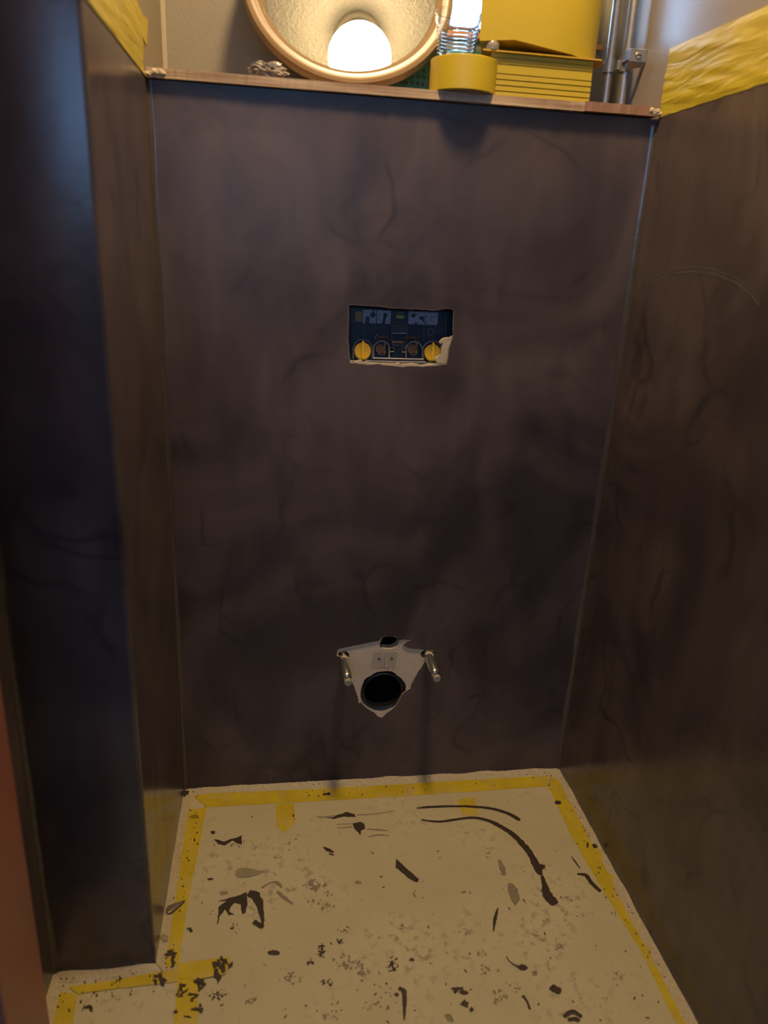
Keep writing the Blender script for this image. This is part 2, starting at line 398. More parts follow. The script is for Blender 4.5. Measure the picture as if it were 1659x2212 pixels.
# rest of the room behind the camera
bm = bmesh.new(); box(bm, -1.3, -1.2, -3.0, -.72, 0, ZC); struct('wall_hall_left', bm, HALL)
bm = bmesh.new(); box(bm, -1.3, XL, -.72, -.60, 0, ZC); struct('wall_hall_front', bm, HALL)
bm = bmesh.new()
wall_with_holes(bm, [Vector((-1.3, 0, 0)), Vector((Wd + .1, 0, 0)), Vector((Wd + .1, 0, ZC)), Vector((-1.3, 0, ZC))],
                [[Vector((-1.19, 0, 1.37)), Vector((.8, 0, 1.37)), Vector((.8, 0, 1.92)), Vector((-1.19, 0, 1.92))]], -3.1, -3.0, 0)
struct('wall_rear', bm, HALL)
bm = bmesh.new(); box(bm, XL, Wd, -.72, -.60, 2.05, ZC); struct('added_wall_over_door', bm, HALL)  # unseen lintel wall, added to limit lamp light reaching the hall
# red door frame post close to the camera
bm = bmesh.new(); box(bm, -.21, -.107, -.72, -.60, 0, 2.05, .004); d1 = struct('door_1', bm, RED)
# polished plaster beads in the corners
def bead(name, cx, cy, sx, sy, r, z1):
    bm = bmesh.new(); prof = [(cx, cy)]
    for i in range(7):
        t = math.pi / 2 * i / 6
        prof.append((cx + sx * r * (1 - math.sin(t)), cy + sy * r * (1 - math.cos(t))))
    rows = []
    for k in range(60):
        z = z1 * k / 59; rr = 1 + .45 * noise.noise(Vector((cx * 7, 3, z * 9)))
        rows.append([bm.verts.new((cx + (x - cx) * rr, cy + (y - cy) * rr, z)) for x, y in prof])
    for a, b in zip(rows, rows[1:]):
        for i in range(len(prof)): bm.faces.new((a[i], a[(i + 1) % len(prof)], b[(i + 1) % len(prof)], b[i]))
    bm.faces.new(rows[0][::-1]); bm.faces.new(rows[-1])
    struct(name, bm, BEAD, True)
bm = bmesh.new(); prism(bm, [Vector((0, DP, H + .02)), Vector((.007, DP, H + .02)), Vector((.003, DP - .004, H + .02)), Vector((0, DP - .008, H + .02))], (0, 0, 1.0)); struct('corner_highlight_strip', bm, simple('corner_highlight_paint', (.34, .29, .20), .5))  # pale strip paints in the highlight down the upper left corner
bead('trim_1', 0, 0, 1, -1, .008, H); bead('trim_2', Wd, 0, -1, -1, .009, H - .01); bead('trim_3', XL, YF, 1, -1, .008, H)

bm = bmesh.new()
arc = [X(1378, 622), X(1420, 604), (X(1460, 590)), X(1500, 586), X(1545, 592), X(1590, 610), X(1625, 638), X(1645, 665)]
for off, wd_ in ((0, .0022), (.006, .0012)):
    pr0 = None
    for i in range(len(arc) - 1):
        for k in range(6):
            p = arc[i].lerp(arc[i + 1], k / 6); ww = wd_ * (1 + .6 * noise.noise(p * 60))
            row = (bm.verts.new((Wd - .0002, p.y, p.z + off + ww)), bm.verts.new((Wd - .0002, p.y, p.z + off - ww)))
            if pr0: bm.faces.new((pr0[0], row[0], row[1], pr0[1]))
            pr0 = row
o = link_mesh('scuff_mark', bm, simple('pale_scuff', (.088, .072, .064), .5), bpy.data.objects['wall_right']); o['label'] = 'pale curved scuff mark'
# rough plaster edge where the walls meet the floor
SKIRT = simple('rough_cream_plaster_edge', (.56, .47, .30), .7, bump=1.0, scale=150, dark=(.34, .27, .16))
def skirt(name, pts, wd, seed):
    """strip of rough cream plaster along the wall foot; pts world (x,y) and inward normals"""
    bm = bmesh.new(); prev = None
    for i in range(len(pts) - 1):
        a = Vector((*pts[i][0], 0)); b = Vector((*pts[i + 1][0], 0)); na = Vector((*pts[i][1], 0)); nb = Vector((*pts[i + 1][1], 0))
        k = max(2, int((b - a).length / .006))
        for j in range(k + (i == len(pts) - 2)):
            t = j / k; p = a.lerp(b, t); n = na.lerp(nb, t)
            q = p * 60 + Vector((seed, 0, 0))
            ww = wd * (1 + .22 * noise.noise(q * .5)); hh = .0035 + .005 * noise.noise(q * .3 + Vector((5, 5, 5))) + .0012 * noise.noise(q * 2)
            row = [bm.verts.new(p + Vector((0, 0, 0.0))), bm.verts.new(p + Vector((0, 0, hh + .004))), bm.verts.new(p + n * ww * .45 + Vector((0, 0, hh + .001))), bm.verts.new(p + n * ww * .8 + Vector((0, 0, .0026))), bm.verts.new(p + n * ww)]
            if prev:
                for q_ in range(4): bm.faces.new((prev[q_], row[q_], row[q_ + 1], prev[q_ + 1]))
            prev = row
    struct(name, bm, SKIRT, True)
skirt('baseboard_back', [((0.0, 0.0), (1, -1)), ((Wd, 0.0), (-1, -1))], .017, 1)
skirt('baseboard_left', [((0.0, 0.0), (1, -1)), ((0.0, YF), (1, -1))], .021, 2)
skirt('baseboard_front', [((0.0, YF), (1, -1)), ((XL, YF), (1, -1))], .018, 3)
skirt('baseboard_entrance', [((XL, YF), (1, -1)), ((XL, -.60), (1, -1))], .024, 4)
skirt('baseboard_right', [((Wd, 0.0), (-1, -1)), ((Wd, -.9), (-1, 0))], .021, 5)

# ------------------------------------------------------------------ ceiling lamp (seen in the mirror)
lp = empty('ceiling_lamp', (LAMP.x, LAMP.y, ZC), 'lit white globe ceiling lamp, seen reflected in the round mirror', 'lamp')
bm = bmesh.new(); lathe(bm, [(0, 0), (.066, 0), (.066, -.020), (.062, -.026), (0, -.026)], (LAMP.x, LAMP.y, ZC))
link_mesh('lamp_base', bm, LAMPPL, lp, True)
bm = bmesh.new()
lathe(bm, [(0, -.092)] + [(.092 * math.sin(t), -.092 * math.cos(t)) for t in [math.radians(125) * k / 20 for k in range(1, 21)]], LAMP)
link_mesh('globe', bm, GLOBE, lp, True)
bm = bmesh.new(); lathe(bm, [(.0754, .0530), (.062, .062), (.050, .068), (.050, .1250), (0, .1250)], LAMP); link_mesh('bulb_collar', bm, LAMPPL, lp, True)

# ------------------------------------------------------------------ ledge
lg = empty('ledge_board', (.43, .08, 1.377), 'pale wooden ledge board capping the brown boxed-in wall', 'shelf')
bm = bmesh.new()
f0 = jag([Vector((0.001, -.010, 0)), Vector((Wd - .14, -.015, 0))], .0012, .006, closed=False)
pts = [Vector((p.x, p.y, 1.3772)) for p in f0] + [Vector((Wd - .14, .220, 1.3772)), Vector((0.001, .220, 1.3772))]
prism(bm, pts, (0, 0, .0138)); link_mesh('board', bm, WOOD, lg)
bm = bmesh.new()
f0 = jag([Vector((Wd - .1395, -.015, 0)), Vector((Wd - .008, -.015, 0))], .0008, .006, closed=False)
pts = [Vector((p.x, p.y, 1.378)) for p in f0] + [Vector((Wd - .001, .220, 1.378)), Vector((Wd - .1395, .220, 1.378))]
prism(bm, pts, (0, 0, .0145)); o = link_mesh('end_piece', bm, COPPER, lg); o['label'] = 'reddish brown end piece'
def lump(bm, c, r, seed, sx=1, sy=1, sz=1, sub=3, amp=.35, fr=1.6):
    t = bmesh.ops.create_icosphere(bm, subdivisions=sub, radius=1)
    for v in t['verts']:
        k = 1 + amp * noise.noise(v.co * fr + Vector((seed, 0, 0))) + amp * .5 * noise.noise(v.co * fr * 2.7 + Vector((0, seed, 0)))
        v.co = Vector((v.co.x * sx, v.co.y * sy, v.co.z * sz)) * k * r + Vector(c)
bm = bmesh.new()
for i, (px, py, r) in enumerate([(322, 160, .006), (333, 156, .007), (343, 155, .006), (352, 158, .004)]):
    c = Y(px, py, -.010); lump(bm, c, r, i, 1.3, .7, .75)
link_mesh('plaster_crumbs', bm, PLASTER, lg)
bm = bmesh.new()
for i, (px, py, r) in enumerate([(1409, 238, .005), (1420, 240, .0045), (1425, 246, .004), (1413, 244, .004)]):
    c = Y(px, py, -.014); lump(bm, c, r, i + 9, 1.2, .6, .9)
link_mesh('plaster_crumbs', bm, PLASTER, lg)

# ------------------------------------------------------------------ round mirror leaning on the wall
FW = .0275
def solve_mirror(my):
    M = Y(777, 125, my)
    n = ((CAM - M).normalized() + (LAMP - M).normalized()).normalized()
    u = Vector((1, 0, 0)); u = (u - n * u.dot(n)).normalized(); v = n.cross(u)
    if v.z < 0: v = -v
    def onplane(px, py):
        d = ray(px, py); return CAM + d * ((M - CAM).dot(n) / d.dot(n))
    ib = onplane(779, 158); iw = onplane(562, 0) - ib; ie = onplane(946, 0) - ib
    x1, y1, x2, y2 = iw.dot(u), iw.dot(v), ie.dot(u), ie.dot(v)
    dd = 2 * (x1 * y2 - x2 * y1)
    ux = (y2 * (x1 * x1 + y1 * y1) - y1 * (x2 * x2 + y2 * y2)) / dd
    uy = (x1 * (x2 * x2 + y2 * y2) - x2 * (x1 * x1 + y1 * y1)) / dd
    R = math.hypot(ux, uy); C_ = ib + u * ux + v * uy
    lo = min((C_ + (u * math.cos(t) + v * math.sin(t)) * (R + FW) - n * .010).z for t in [i * .05 for i in range(126)])
    return M, n, u, v, R, C_, lo
best = min((abs(solve_mirror(k * .0005)[-1] - 1.3922), k) for k in range(0, 260))
M, n, u, v, RI, MC, lo = solve_mirror(best[1] * .0005)
print('mirror', MC, RI, n, math.degrees(math.asin(n.z)), lo, best)
low = MC - v * (RI + FW)
mr = empty('round_mirror', low, 'large round mirror in a beige frame leaning on the ledge, showing the lit lamp', 'mirror')
bm = bmesh.new()
prof = [(RI - .004, 0.0), (RI, .006), (RI + .004, .010), (RI + .010, .0115), (RI + .016, .0105), (RI + .020, .0125), (RI + .025, .0110), (RI + FW - .003, .006), (RI + FW, -.003), (RI + FW - .003, -.010), (RI - .004, -.012)]
lathe(bm, prof, MC, n, 96, closed=True); link_mesh('frame', bm, FRAMEM, mr, True)
bm = bmesh.new(); lathe(bm, [(0, 0.0), (RI - .002, 0.0), (RI - .002, -.006), (0, -.006)], MC, n, 96); link_mesh('mirror_glass', bm, MIRROR, mr)

# crumpled plastic left of the mirror
bm = bmesh.new(); c = Y(575, 160, .012)
lump(bm, (c.x, c.y, 1.3925 + .010), .017, 4, 1.75, .9, .72, 4, .55, 2.6)
o = link_mesh('crumpled_plastic', bm, FOIL, None, False, (c.x, c.y, 1.3915)); tag(o, 'small crumpled piece of greyish plastic on the ledge left of the mirror', 'plastic scrap')

# green perforated sheet
bm = bmesh.new(); gx0, gx1, gz0, gz1, gy = .40, .585, 1.3915, 1.500, .160
pitch = .0105; nx = int((gx1 - gx0) / pitch); nz_ = int((gz1 - gz0) / pitch)
xs = []; 
for i in range(nx):
    xs += [gx0 + i * pitch, gx0 + i * pitch + .0052]
zs = []
for k in range(nz_): zs += [gz0 + k * pitch, gz0 + k * pitch + .0052]
grid = {}
for i, x in enumerate(xs):
    for k, z in enumerate(zs): grid[i, k] = bm.verts.new((x, gy, z))
for i in range(len(xs) - 1):
    for k in range(len(zs) - 1):
        if i % 2 == 1 and k % 2 == 1: continue
        bm.faces.new((grid[i, k], grid[i + 1, k], grid[i + 1, k + 1], grid[i, k + 1]))
ex = bmesh.ops.extrude_face_region(bm, geom=bm.faces[:]); bmesh.ops.translate(bm, vec=(0, .003, 0), verts=[g for g in ex['geom'] if isinstance(g, bmesh.types.BMVert)])
o = link_mesh('perforated_sheet', bm, GREEN, None, False, (.47, gy, gz0)); tag(o, 'green perforated plastic sheet standing behind the mirror and tape roll', 'plastic sheet')

# tape roll
tr = empty('tape_roll', (.512, .015, 1.3912), 'thick roll of yellow tape lying flat at the front of the ledge', 'tape')
bm = bmesh.new(); lathe(bm, [(.042, 0), (.0545, 0), (.0555, .001), (.0555, .049), (.0545, .05), (.042, .05)], (.512, .015, 1.3912), n=72, closed=True)
link_mesh('tape_winding', bm, TAPEROLL, tr, True)
bm = bmesh.new(); lathe(bm, [(.0385, .0005), (.0419, .0005), (.0419, .0495), (.0385, .0495)], (.512, .015, 1.3912), n=72, closed=True)
link_mesh('core', bm, simple('grey_cardboard_core', (.10, .085, .08), .8), tr, True)

# clear cup standing on it
ct = Y(991, 27, .018); cc = Vector((ct.x, .018, 1.4416)); hh = ct.z - cc.z
bm = bmesh.new(); out = [(0.0, 0.0), (.0275, 0.0), (.0290, .002)]
for k in range(1, 9):
    z = .004 + (hh - .020) * k / 9; r = .0290 + .0068 * (z / hh)
    out += [(r, z - .0025), (r + .0019, z - .0008), (r + .0019, z + .0008), (r, z + .0025)]
out += [(.0360, hh - .014), (.0372, hh - .010), (.0376, hh - .003), (.0388, hh - .002), (.0390, hh), (.0380, hh + .001)]
inn = [(r - .0012, max(h, .002)) for r, h in out[::-1] if r > .02]
lathe(bm, out + inn + [(0.0, .002)], cc, n=64); o = link_mesh('plastic_cup', bm, CUP, None, True, cc)
tag(o, 'clear ribbed plastic cup standing on top of the yellow tape roll', 'cup')

# louvred yellow box with flange
x0 = Y(1056, 190, .0).x; x1 = Y(1273, 215, .0).x
ybx = empty('louvred_box', ((x0 + x1) / 2, .07, 1.3922), 'yellow plastic box with horizontal grooves and a projecting flange on the ledge', 'box')
zt = 1.455
bm = bmesh.new()
zz = [1.3922, 1.400, 1.4082, 1.4164, 1.4246]
prof = []
zprev = 1.3922
for k in range(4):
    z0_ = 1.3922 + k * .0085; prof += [(.0, z0_), (.0, z0_ + .0066), (.004, z0_ + .0025), (.004, z0_ + .0080)]
prof += [(.0015, 1.3922 + .0342), (.0015, 1.4385), (.0035, 1.4390), (.0035, 1.4397), (.0015, 1.4402), (.0015, 1.4475), (.0035, 1.448), (.0035, 1.4487), (.0015, 1.4492), (.0015, zt), (.125, zt), (.125, 1.3922)]
prism(bm, [Vector((x0, y, z)) for y, z in prof], (x1 - x0, 0, 0)); link_mesh('box_body', bm, YEL, ybx)
bm = bmesh.new()
fp = [Y(1046, 106, -.014), Y(1323, 131, -.022)]
zf = zt + .0005
FZ0, FZ1 = zf, zf + .0022
fl = [Vector((fp[0].x, -.006, FZ0)), Vector((fp[1].x - .012, -.006, FZ0)), Vector((fp[1].x, .015, FZ0)), Vector((fp[1].x, .13, FZ0)), Vector((fp[0].x + .05, .13, FZ0)), Vector((fp[0].x + .012, .02, FZ0))]
prism(bm, fl, (0, 0, FZ1 - FZ0)); link_mesh('flange', bm, YEL2, ybx)

# big yellow cover lying on the flange
cz = zf + .003
yc = empty('yellow_cover', (.665, .06, cz), 'large smooth yellow plastic cover with a slanted underside resting on the grooved box', 'plastic cover')
bm = bmesh.new()
pa = Y(1036, 88, -.005); pb = Y(1112, 86, -.005); pcv = Y(1236, 118, -.005); pd = Y(1286, 122, .045)
xa, xb, xc, xd = pa.x, pb.x, pcv.x, pd.x
topz = 1.72
plan = [(xa, -.005), (xb, -.005), ((xb + xc) / 2, -.005), (xc, -.005), (xc + (xd - xc) * .55, .012), (xc + (xd - xc) * .9, .030), (xd + .003, .055), (xd + .003, .145), (xa + .045, .145), (xa + .012, .03)]
bz = [pa.z, pb.z, (pb.z + pcv.z) / 2, max(pcv.z, cz), cz, cz, cz, cz, cz, pa.z]
bot = [bm.verts.new((x, y, z)) for (x, y), z in zip(plan, bz)]
tp = [bm.verts.new((x + (x - .66) * .05, y + .001, topz)) for x, y in plan]
nn = len(plan)
for i in range(nn): bm.faces.new((bot[i], bot[(i + 1) % nn], tp[(i + 1) % nn], tp[i]))
bm.faces.new(tp)
cen = bm.verts.new((.68, .10, cz + .001))
for i in range(nn): bm.faces.new((bot[(i + 1) % nn], bot[i], cen))
link_mesh('cover_shell', bm, YEL, yc, True)
# small grey fitting by the cup
c = Y(1064, 97, .002)
bm = bmesh.new(); lathe(bm, [(.0075, 0), (.0115, 0), (.012, .004), (.0115, .010), (.0095, .013), (.0075, .012)], (c.x, c.y + .002, FZ1 + .0002), n=32, closed=True)
o = link_mesh('pipe_ring', bm, simple('pale_translucent_plastic', (.20, .17, .14), .3), None, True, (c.x, c.y + .002, FZ1 + .0002))
tag(o, 'small pale plastic ring on the flange beside the cup', 'ring')

# ------------------------------------------------------------------ two pipes and the clamp
py_ = .118
for k, (xx, rr, lab) in enumerate([(.8135, .0082, 'left steel pipe of the pair rising from the ledge corner'), (.8385, .0086, 'right steel pipe of the pair, nearest the side wall')]):
    yy = py_ + (.012 if k == 0 else -.004)
    bm = bmesh.new(); cyl(bm, (xx, yy, 1.3930), (xx - .001, yy, ZC - .001), rr, n=32)
    o = link_mesh('steel_pipe', bm, STEEL, None, True, (xx, yy, 1.3930)); tag(o, lab, 'pipe', 'steel pipes over the ledge')
cz0 = 1.468
cl = empty('pipe_clamp', (.84, .10, cz0), 'double metal pipe clamp with screwed tab holding the two pipes', 'clamp')
for xx, yy, rr in ((.8132, .130, .0086), (.8382, .114, .0090)):
    bm = bmesh.new(); lathe(bm, [(rr, 0), (rr + .0022, 0), (rr + .0022, .022), (rr, .022)], (xx, yy, cz0), n=32, closed=True); link_mesh('clamp_ring', bm, STEEL, cl, True)
bm = bmesh.new(); box(bm, .8225, .8298, .113, .131, cz0 + .003, cz0 + .019, .001); link_mesh('bridge', bm, STEEL, cl)
# tab facing the room between pipe and wall
t0 = Y(1362, 104, .080); t1 = Y(1398, 138, .080)
bm = bmesh.new()
box(bm, t0.x, .8595, .078, .081, t1.z + .001, t0.z, .0008)
prism(bm, [Vector((t0.x, .081, t1.z + .001)), Vector((.8595, .081, t1.z + .001)), Vector((.8595, .083, t1.z - .004)), Vector((t0.x + .004, .098, t1.z - .009))], (0, .0015, .002))
box(bm, t0.x - .001, t0.x + .003, .080, .108, t1.z + .004, t0.z - .001, .0006)
link_mesh('tab', bm, STEEL, cl)
sc = ((t0.x + .8595) / 2, .078, (t0.z + t1.z) / 2)
bm = bmesh.new(); lathe(bm, [(0, .0035), (.0045, .003), (.0062, 0), (0, 0)], sc, (0, -1, 0), 24)
link_mesh('screw_head', bm, CHROME, cl, True)
bm = bmesh.new(); box(bm, sc[0] - .0045, sc[0] + .0045, .0735, .0749, sc[2] - .0007, sc[2] + .0007); link_mesh('screw_slot', bm, INK, cl)

# ------------------------------------------------------------------ tape on the walls
lt = [(314, 168), (262, 103), (244, 72), (228, 55), (210, 33), (183, 0)]
rt = [(293, 0), (306, 30), (317, 41), (317, 68), (315, 98), (306, 79), (309, 108), (306, 133)]
pl = [X(*q, 0.0) for q in lt] ; pr_ = [X(*q, 0.0) for q in rt]
ext = [Vector((0, YF + .002, H + .001)), Vector((0, YF + .002, pr_[0].z + .006))]
poly = flat(jag(pl, .0006, .008, closed=False), 0, .0006) + flat(ext, 0, .0006) + flat(jag(pr_, .0008, .006, closed=False), 0, .0006)
poly = [Vector((p.x, max(p.y, YF + .001), max(p.z, H + .0012))) for p in poly]
bm = bmesh.new(); prism(bm, poly, (.0009, 0, 0))
o = link_mesh('wall_tape', bm, TAPE, None, False, (0.0006, -.1, H + .001)); tag(o, 'torn strip of yellow tape along the left wall above the brown plaster', 'tape')
def wrinkle_strip(bm, x, y0, y1, zlo, zhi, sgn, ny=140, nz=22):
    rows = []
    for i in range(ny + 1):
        t = i / ny; y = y0 + (y1 - y0) * t; r = []
        for k in range(nz + 1):
            s = k / nz; z = zlo(y) + (zhi(y) - zlo(y)) * s
            if i == 0:
                yy = y + .006 * noise.noise(Vector((0, z * 60, 2)))
            else: yy = y
            q = Vector((y * 4 + z * 10, z * 55 - y * 9, 1))
            hgt = abs(noise.noise(q)) * .0024 + abs(noise.noise(q * 2.3)) * .0006
            edge = min(s, 1 - s) * 6
            r.append(bm.verts.new((x + sgn * (.0008 + hgt * min(1, edge)), yy, z)))
        rows.append(r)
    for a, b in zip(rows, rows[1:]):
        for k in range(nz): bm.faces.new((a[k], b[k], b[k + 1], a[k + 1]))
    ex = bmesh.ops.extrude_face_region(bm, geom=bm.faces[:])
    bmesh.ops.translate(bm, vec=(-sgn * .0005, 0, 0), verts=[g for g in ex['geom'] if isinstance(g, bmesh.types.BMVert)])
bm = bmesh.new()
wrinkle_strip(bm, Wd, -.008, -.95, lambda y: H + .002 + .0015 * noise.noise(Vector((y * 40, 0, 0))), lambda y: 1.482 + y * .022, -1)
o = link_mesh('wall_tape', bm, TAPE, None, True, (Wd - .001, -.4, H)); tag(o, 'wide wrinkled strip of yellow tape along the right wall above the brown plaster', 'tape')

# ------------------------------------------------------------------ cistern access opening
yb = .042
def P3(x, y, d=yb): return Y(*D(x, y), d)
ca = empty('flush_access_frame', (.43, .03, .93), 'dark plastic cistern access frame with yellow knobs inside the wall opening', 'flush mechanism')
bm = bmesh.new()
a0 = P3(90, 90, yb); a1 = P3(1530, 990, yb)
box(bm, .3285, .5395, yb, yb + .004, .9300, 1.0520)
for xx0, xx1, z0_, z1_ in ((.3280, .3310, .9295, 1.0525), (.5365, .5395, .9295, 1.0525), (.331, .5365, .9295, .9325), (.331, .5365, 1.0495, 1.0525)):
    box(bm, xx0, xx1, .024, yb, z0_, z1_)
link_mesh('housing', bm, NAVY, ca)
def pan(name, x0, y0, x1, y1, mat, d0=yb - .002, th=.002, lab=None, parent=ca):
    a = P3(x0, y0, d0); b = P3(x1, y1, d0)
    bm = bmesh.new(); box(bm, a.x, b.x, d0, d0 + th, b.z, a.z, .0003); o = link_mesh(name, bm, mat, parent)
    if lab: o['label'] = lab
    return o
def ink(parent, polys, d0):
    bm = bmesh.new()
    for pg in polys: prism(bm, [P3(x, y, d0) for x, y in pg], (0, .0003, 0))
    return link_mesh('pictogram', bm, INK, parent)
def circ(cx, cy, r, n=16, ry=None): return [(cx + r * math.cos(2 * math.pi * i / n), cy + (ry or r) * math.sin(2 * math.pi * i / n)) for i in range(n)]
def stroke(x0, y0, x1, y1, w_):
    dx, dy = x1 - x0, y1 - y0; l = math.hypot(dx, dy); nx_, ny_ = -dy / l * w_, dx / l * w_
    return [(x0 + nx_, y0 + ny_), (x1 + nx_, y1 + ny_), (x1 - nx_, y1 - ny_), (x0 - nx_, y0 - ny_)]
yi = yb - .0026
s = pan('instruction_sticker', 322, 230, 487, 408, STICK); ink(s, [circ(447, 298, 36), stroke(447, 262, 460, 240, 8), [(352, 340), (365, 312), (402, 318), (404, 408), (350, 408)]], yi)
s = pan('instruction_sticker', 507, 235, 672, 412, STICK); ink(s, [circ(606, 300, 28), [(588, 300), (625, 310), (598, 412), (560, 412)], stroke(520, 300, 545, 270, 4), stroke(545, 390, 520, 330, 3)], yi)
s = pan('instruction_sticker', 907, 248, 1028, 420, STICK); ink(s, [circ(968, 305, 26), stroke(925, 315, 1015, 290, 6), circ(1000, 405, 20, ry=12), stroke(960, 330, 968, 300, 4)], yi)
s = pan('instruction_sticker', 1032, 252, 1148, 424, STICK); ink(s, [circ(1070, 338, 34, ry=22), stroke(1075, 350, 1125, 420, 7), stroke(1090, 330, 1146, 310, 5), stroke(1100, 340, 1144, 395, 4)], yi)
s = pan('instruction_sticker', 1152, 258, 1272, 428, STICK); ink(s, [stroke(1180, 350, 1215, 318, 4), stroke(1215, 318, 1250, 330, 3), stroke(1180, 350, 1190, 375, 3)], yi)
pan('amber_insert', 220, 255, 312, 385, AMBER, lab='amber square insert')
pan('small_sticker', 748, 302, 842, 345, OLIVE, lab='small olive yellow sticker')
pan('dark_tab', 762, 258, 840, 282, GREYP)
def ringpath(cx, cy, r, ybot, d, n=20):
    pts = [P3(cx - r, ybot, d)]
    for i in range(n + 1):
        t = math.pi - math.pi * i / n; pts.append(P3(cx + r * math.cos(t), cy - r * math.sin(t), d))
    pts.append(P3(cx + r, ybot, d)); return pts
for (cx, cy, r, yb2, mat, rad, nme) in ((560, 735, 103, 850, LGREY, .0009, 'clip_ring'), (975, 745, 103, 850, LGREY, .0009, 'clip_ring'), (316, 735, 122, 860, GREYP, .0022, 'knob_collar'), (1210, 755, 122, 870, GREYP, .0022, 'knob_collar')):
    bm = bmesh.new(); tube(bm, ringpath(cx, cy, r, yb2, .030), rad, 8); link_mesh(nme, bm, mat, ca, True)
for cx, cy in ((560, 745), (965, 750)):
    bm = bmesh.new(); c = P3(cx, cy + 10, .034); rr = .0078
    tube(bm, [c + Vector((rr * math.cos(t), 0, rr * math.sin(t))) for t in [math.pi + math.pi * i / 14 for i in range(15)]], .0008, 6); link_mesh('lower_clip', bm, LGREY, ca, True)
for cx, cy in ((535, 725), (938, 728)):
    bm = bmesh.new(); c = P3(cx, cy, .036)
    cyl(bm, (c.x, .029, c.z), (c.x, .0415, c.z), .0088, n=24); link_mesh('supply_tube', bm, TUBEB, ca, True)
    bm = bmesh.new(); c2 = P3(cx + 60, cy + 5, .034); box(bm, c2.x - .002, c2.x + .002, .031, .041, c2.z - .010, c2.z + .012, .0005); link_mesh('tube_bracket', bm, AMBER, ca)
for cx, cy in ((318, 760), (1212, 780)):
    c = P3(cx, cy, .026)
    bm = bmesh.new(); cyl(bm, (c.x + .0002, .0282, c.z - .003), (c.x, .041, c.z - .003), .0148, n=6 * 6); kb = link_mesh('knob', bm, YELK, ca, True)
    bm = bmesh.new(); cyl(bm, (c.x, .0265, c.z), (c.x, .0282, c.z), .0148, .0158, n=40); link_mesh('knob_face', bm, YELK, kb, True)
    bm = bmesh.new(); box(bm, c.x - .0022, c.x + .0022, .0225, .0266, c.z - .0145, c.z + .0185, .0006); link_mesh('grip', bm, YELK, kb)
# central slotted frame
bm = bmesh.new()
loop = [(692, 640), (690, 420), (705, 395), (865, 400), (882, 425), (878, 640), (860, 690), (700, 680)]
tube(bm, [P3(x, y, .029) for x, y in loop], .0010, 8, closed=True); link_mesh('centre_frame', bm, GREYP, ca, True)
bm = bmesh.new(); tube(bm, [P3(692, 530, .029), P3(880, 533, .029)], .0011, 8); link_mesh('cross_bar', bm, LGREY, ca, True)
pan('centre_block', 705, 412, 868, 520, simple('charcoal_plastic', (.04, .042, .05), .35), .031, .008)
pan('ochre_bar', 700, 628, 852, 665, AMBER, .028, .003, 'ochre bar')
pan('lower_block', 700, 690, 852, 840, NAVY, .031, .008)
for x_, y_ in ((690, 742), (845, 747)):
    bm = bmesh.new(); tube(bm, [P3(x_ - 26, y_ - 26, .027), P3(x_ + 26, y_ - 26, .027), P3(x_ + 26, y_ + 26, .027), P3(x_ - 26, y_ + 26, .027)], .0010, 6, closed=True); link_mesh('catch', bm, GREYP, ca, True)
for pts, rad, mt in (([(450, 852), (1095, 868)], .0016, LGREY), ([(350, 884), (740, 893), (1120, 897)], .0010, LGREY), ([(360, 900), (1190, 915)], .0009, LGREY), ([(150, 884), (270, 890)], .0012, LGREY),
                    ([(655, 700), (652, 850)], .0008, LGREY), ([(868, 700), (872, 850)], .0008, LGREY)):
    bm = bmesh.new(); tube(bm, [P3(x, y, .027) for x, y in pts], rad, 8); link_mesh('rail', bm, mt, ca, True)
for pts in ([(475, 600), (500, 545), (515, 590), (625, 575), (650, 610)], [(830, 600), (930, 585), (1010, 590), (1030, 550), (1040, 600)]):
    bm = bmesh.new(); tube(bm, [P3(x, y, .036) for x, y in pts], .0022, 6); link_mesh('lever', bm, TUBEB, ca, True)
for pts in ([(440, 640), (620, 550)], [(890, 560), (1050, 640)], [(480, 420), (475, 520)], [(330, 410), (325, 520)], [(1240, 440), (1235, 530)], [(1100, 440), (1090, 630)], [(180, 200), (178, 850)], [(1370, 300), (1375, 560)]):
    bm = bmesh.new(); tube(bm, [P3(x, y, .037) for x, y in pts], .0009, 6); link_mesh('rib', bm, GREYP, ca, True)
for cx, cy, r in ((237, 592, .0048), (322, 540, .0040), (1185, 512, .0070), (1306, 490, .0042)):
    bm = bmesh.new(); c = P3(cx, cy, .039); lathe(bm, [(r * .72, 0), (r, 0), (r, .002), (r * .72, .002)], (c.x, .0385, c.z), (0, 1, 0), 24, closed=True); link_mesh('screw_boss', bm, GREYP, ca, True)
# loose plaster left in the opening
bm = bmesh.new()
pg = [(1478, 560), (1440, 590), (1380, 592), (1340, 610), (1300, 652), (1312, 668), (1345, 655), (1325, 720), (1318, 800), (1290, 830), (1245, 852), (1235, 880), (1268, 890), (1262, 925), (1392, 945), (1425, 820), (1430, 740), (1480, 590)]
prism(bm, flat([Y(*D(x, y), .006) for x, y in pg], 1, .006), (0, .010, 0))
pg = [(150, 900), (210, 912), (262, 885), (300, 878), (330, 905), (370, 905), (390, 915), (560, 925), (740, 930), (790, 912), (812, 935), (960, 925), (1080, 945), (1262, 920), (1392, 920), (1392, 955), (1090, 975), (700, 965), (380, 945), (150, 925)]
prism(bm, flat([Y(*D(x, y), .006) for x, y in pg], 1, .006), (0, .010, 0))
o = link_mesh('plaster_remnant', bm, PLASTER, None, False, (.53, .01, .945)); tag(o, 'broken cream plaster left round the lower right of the access opening', 'plaster')
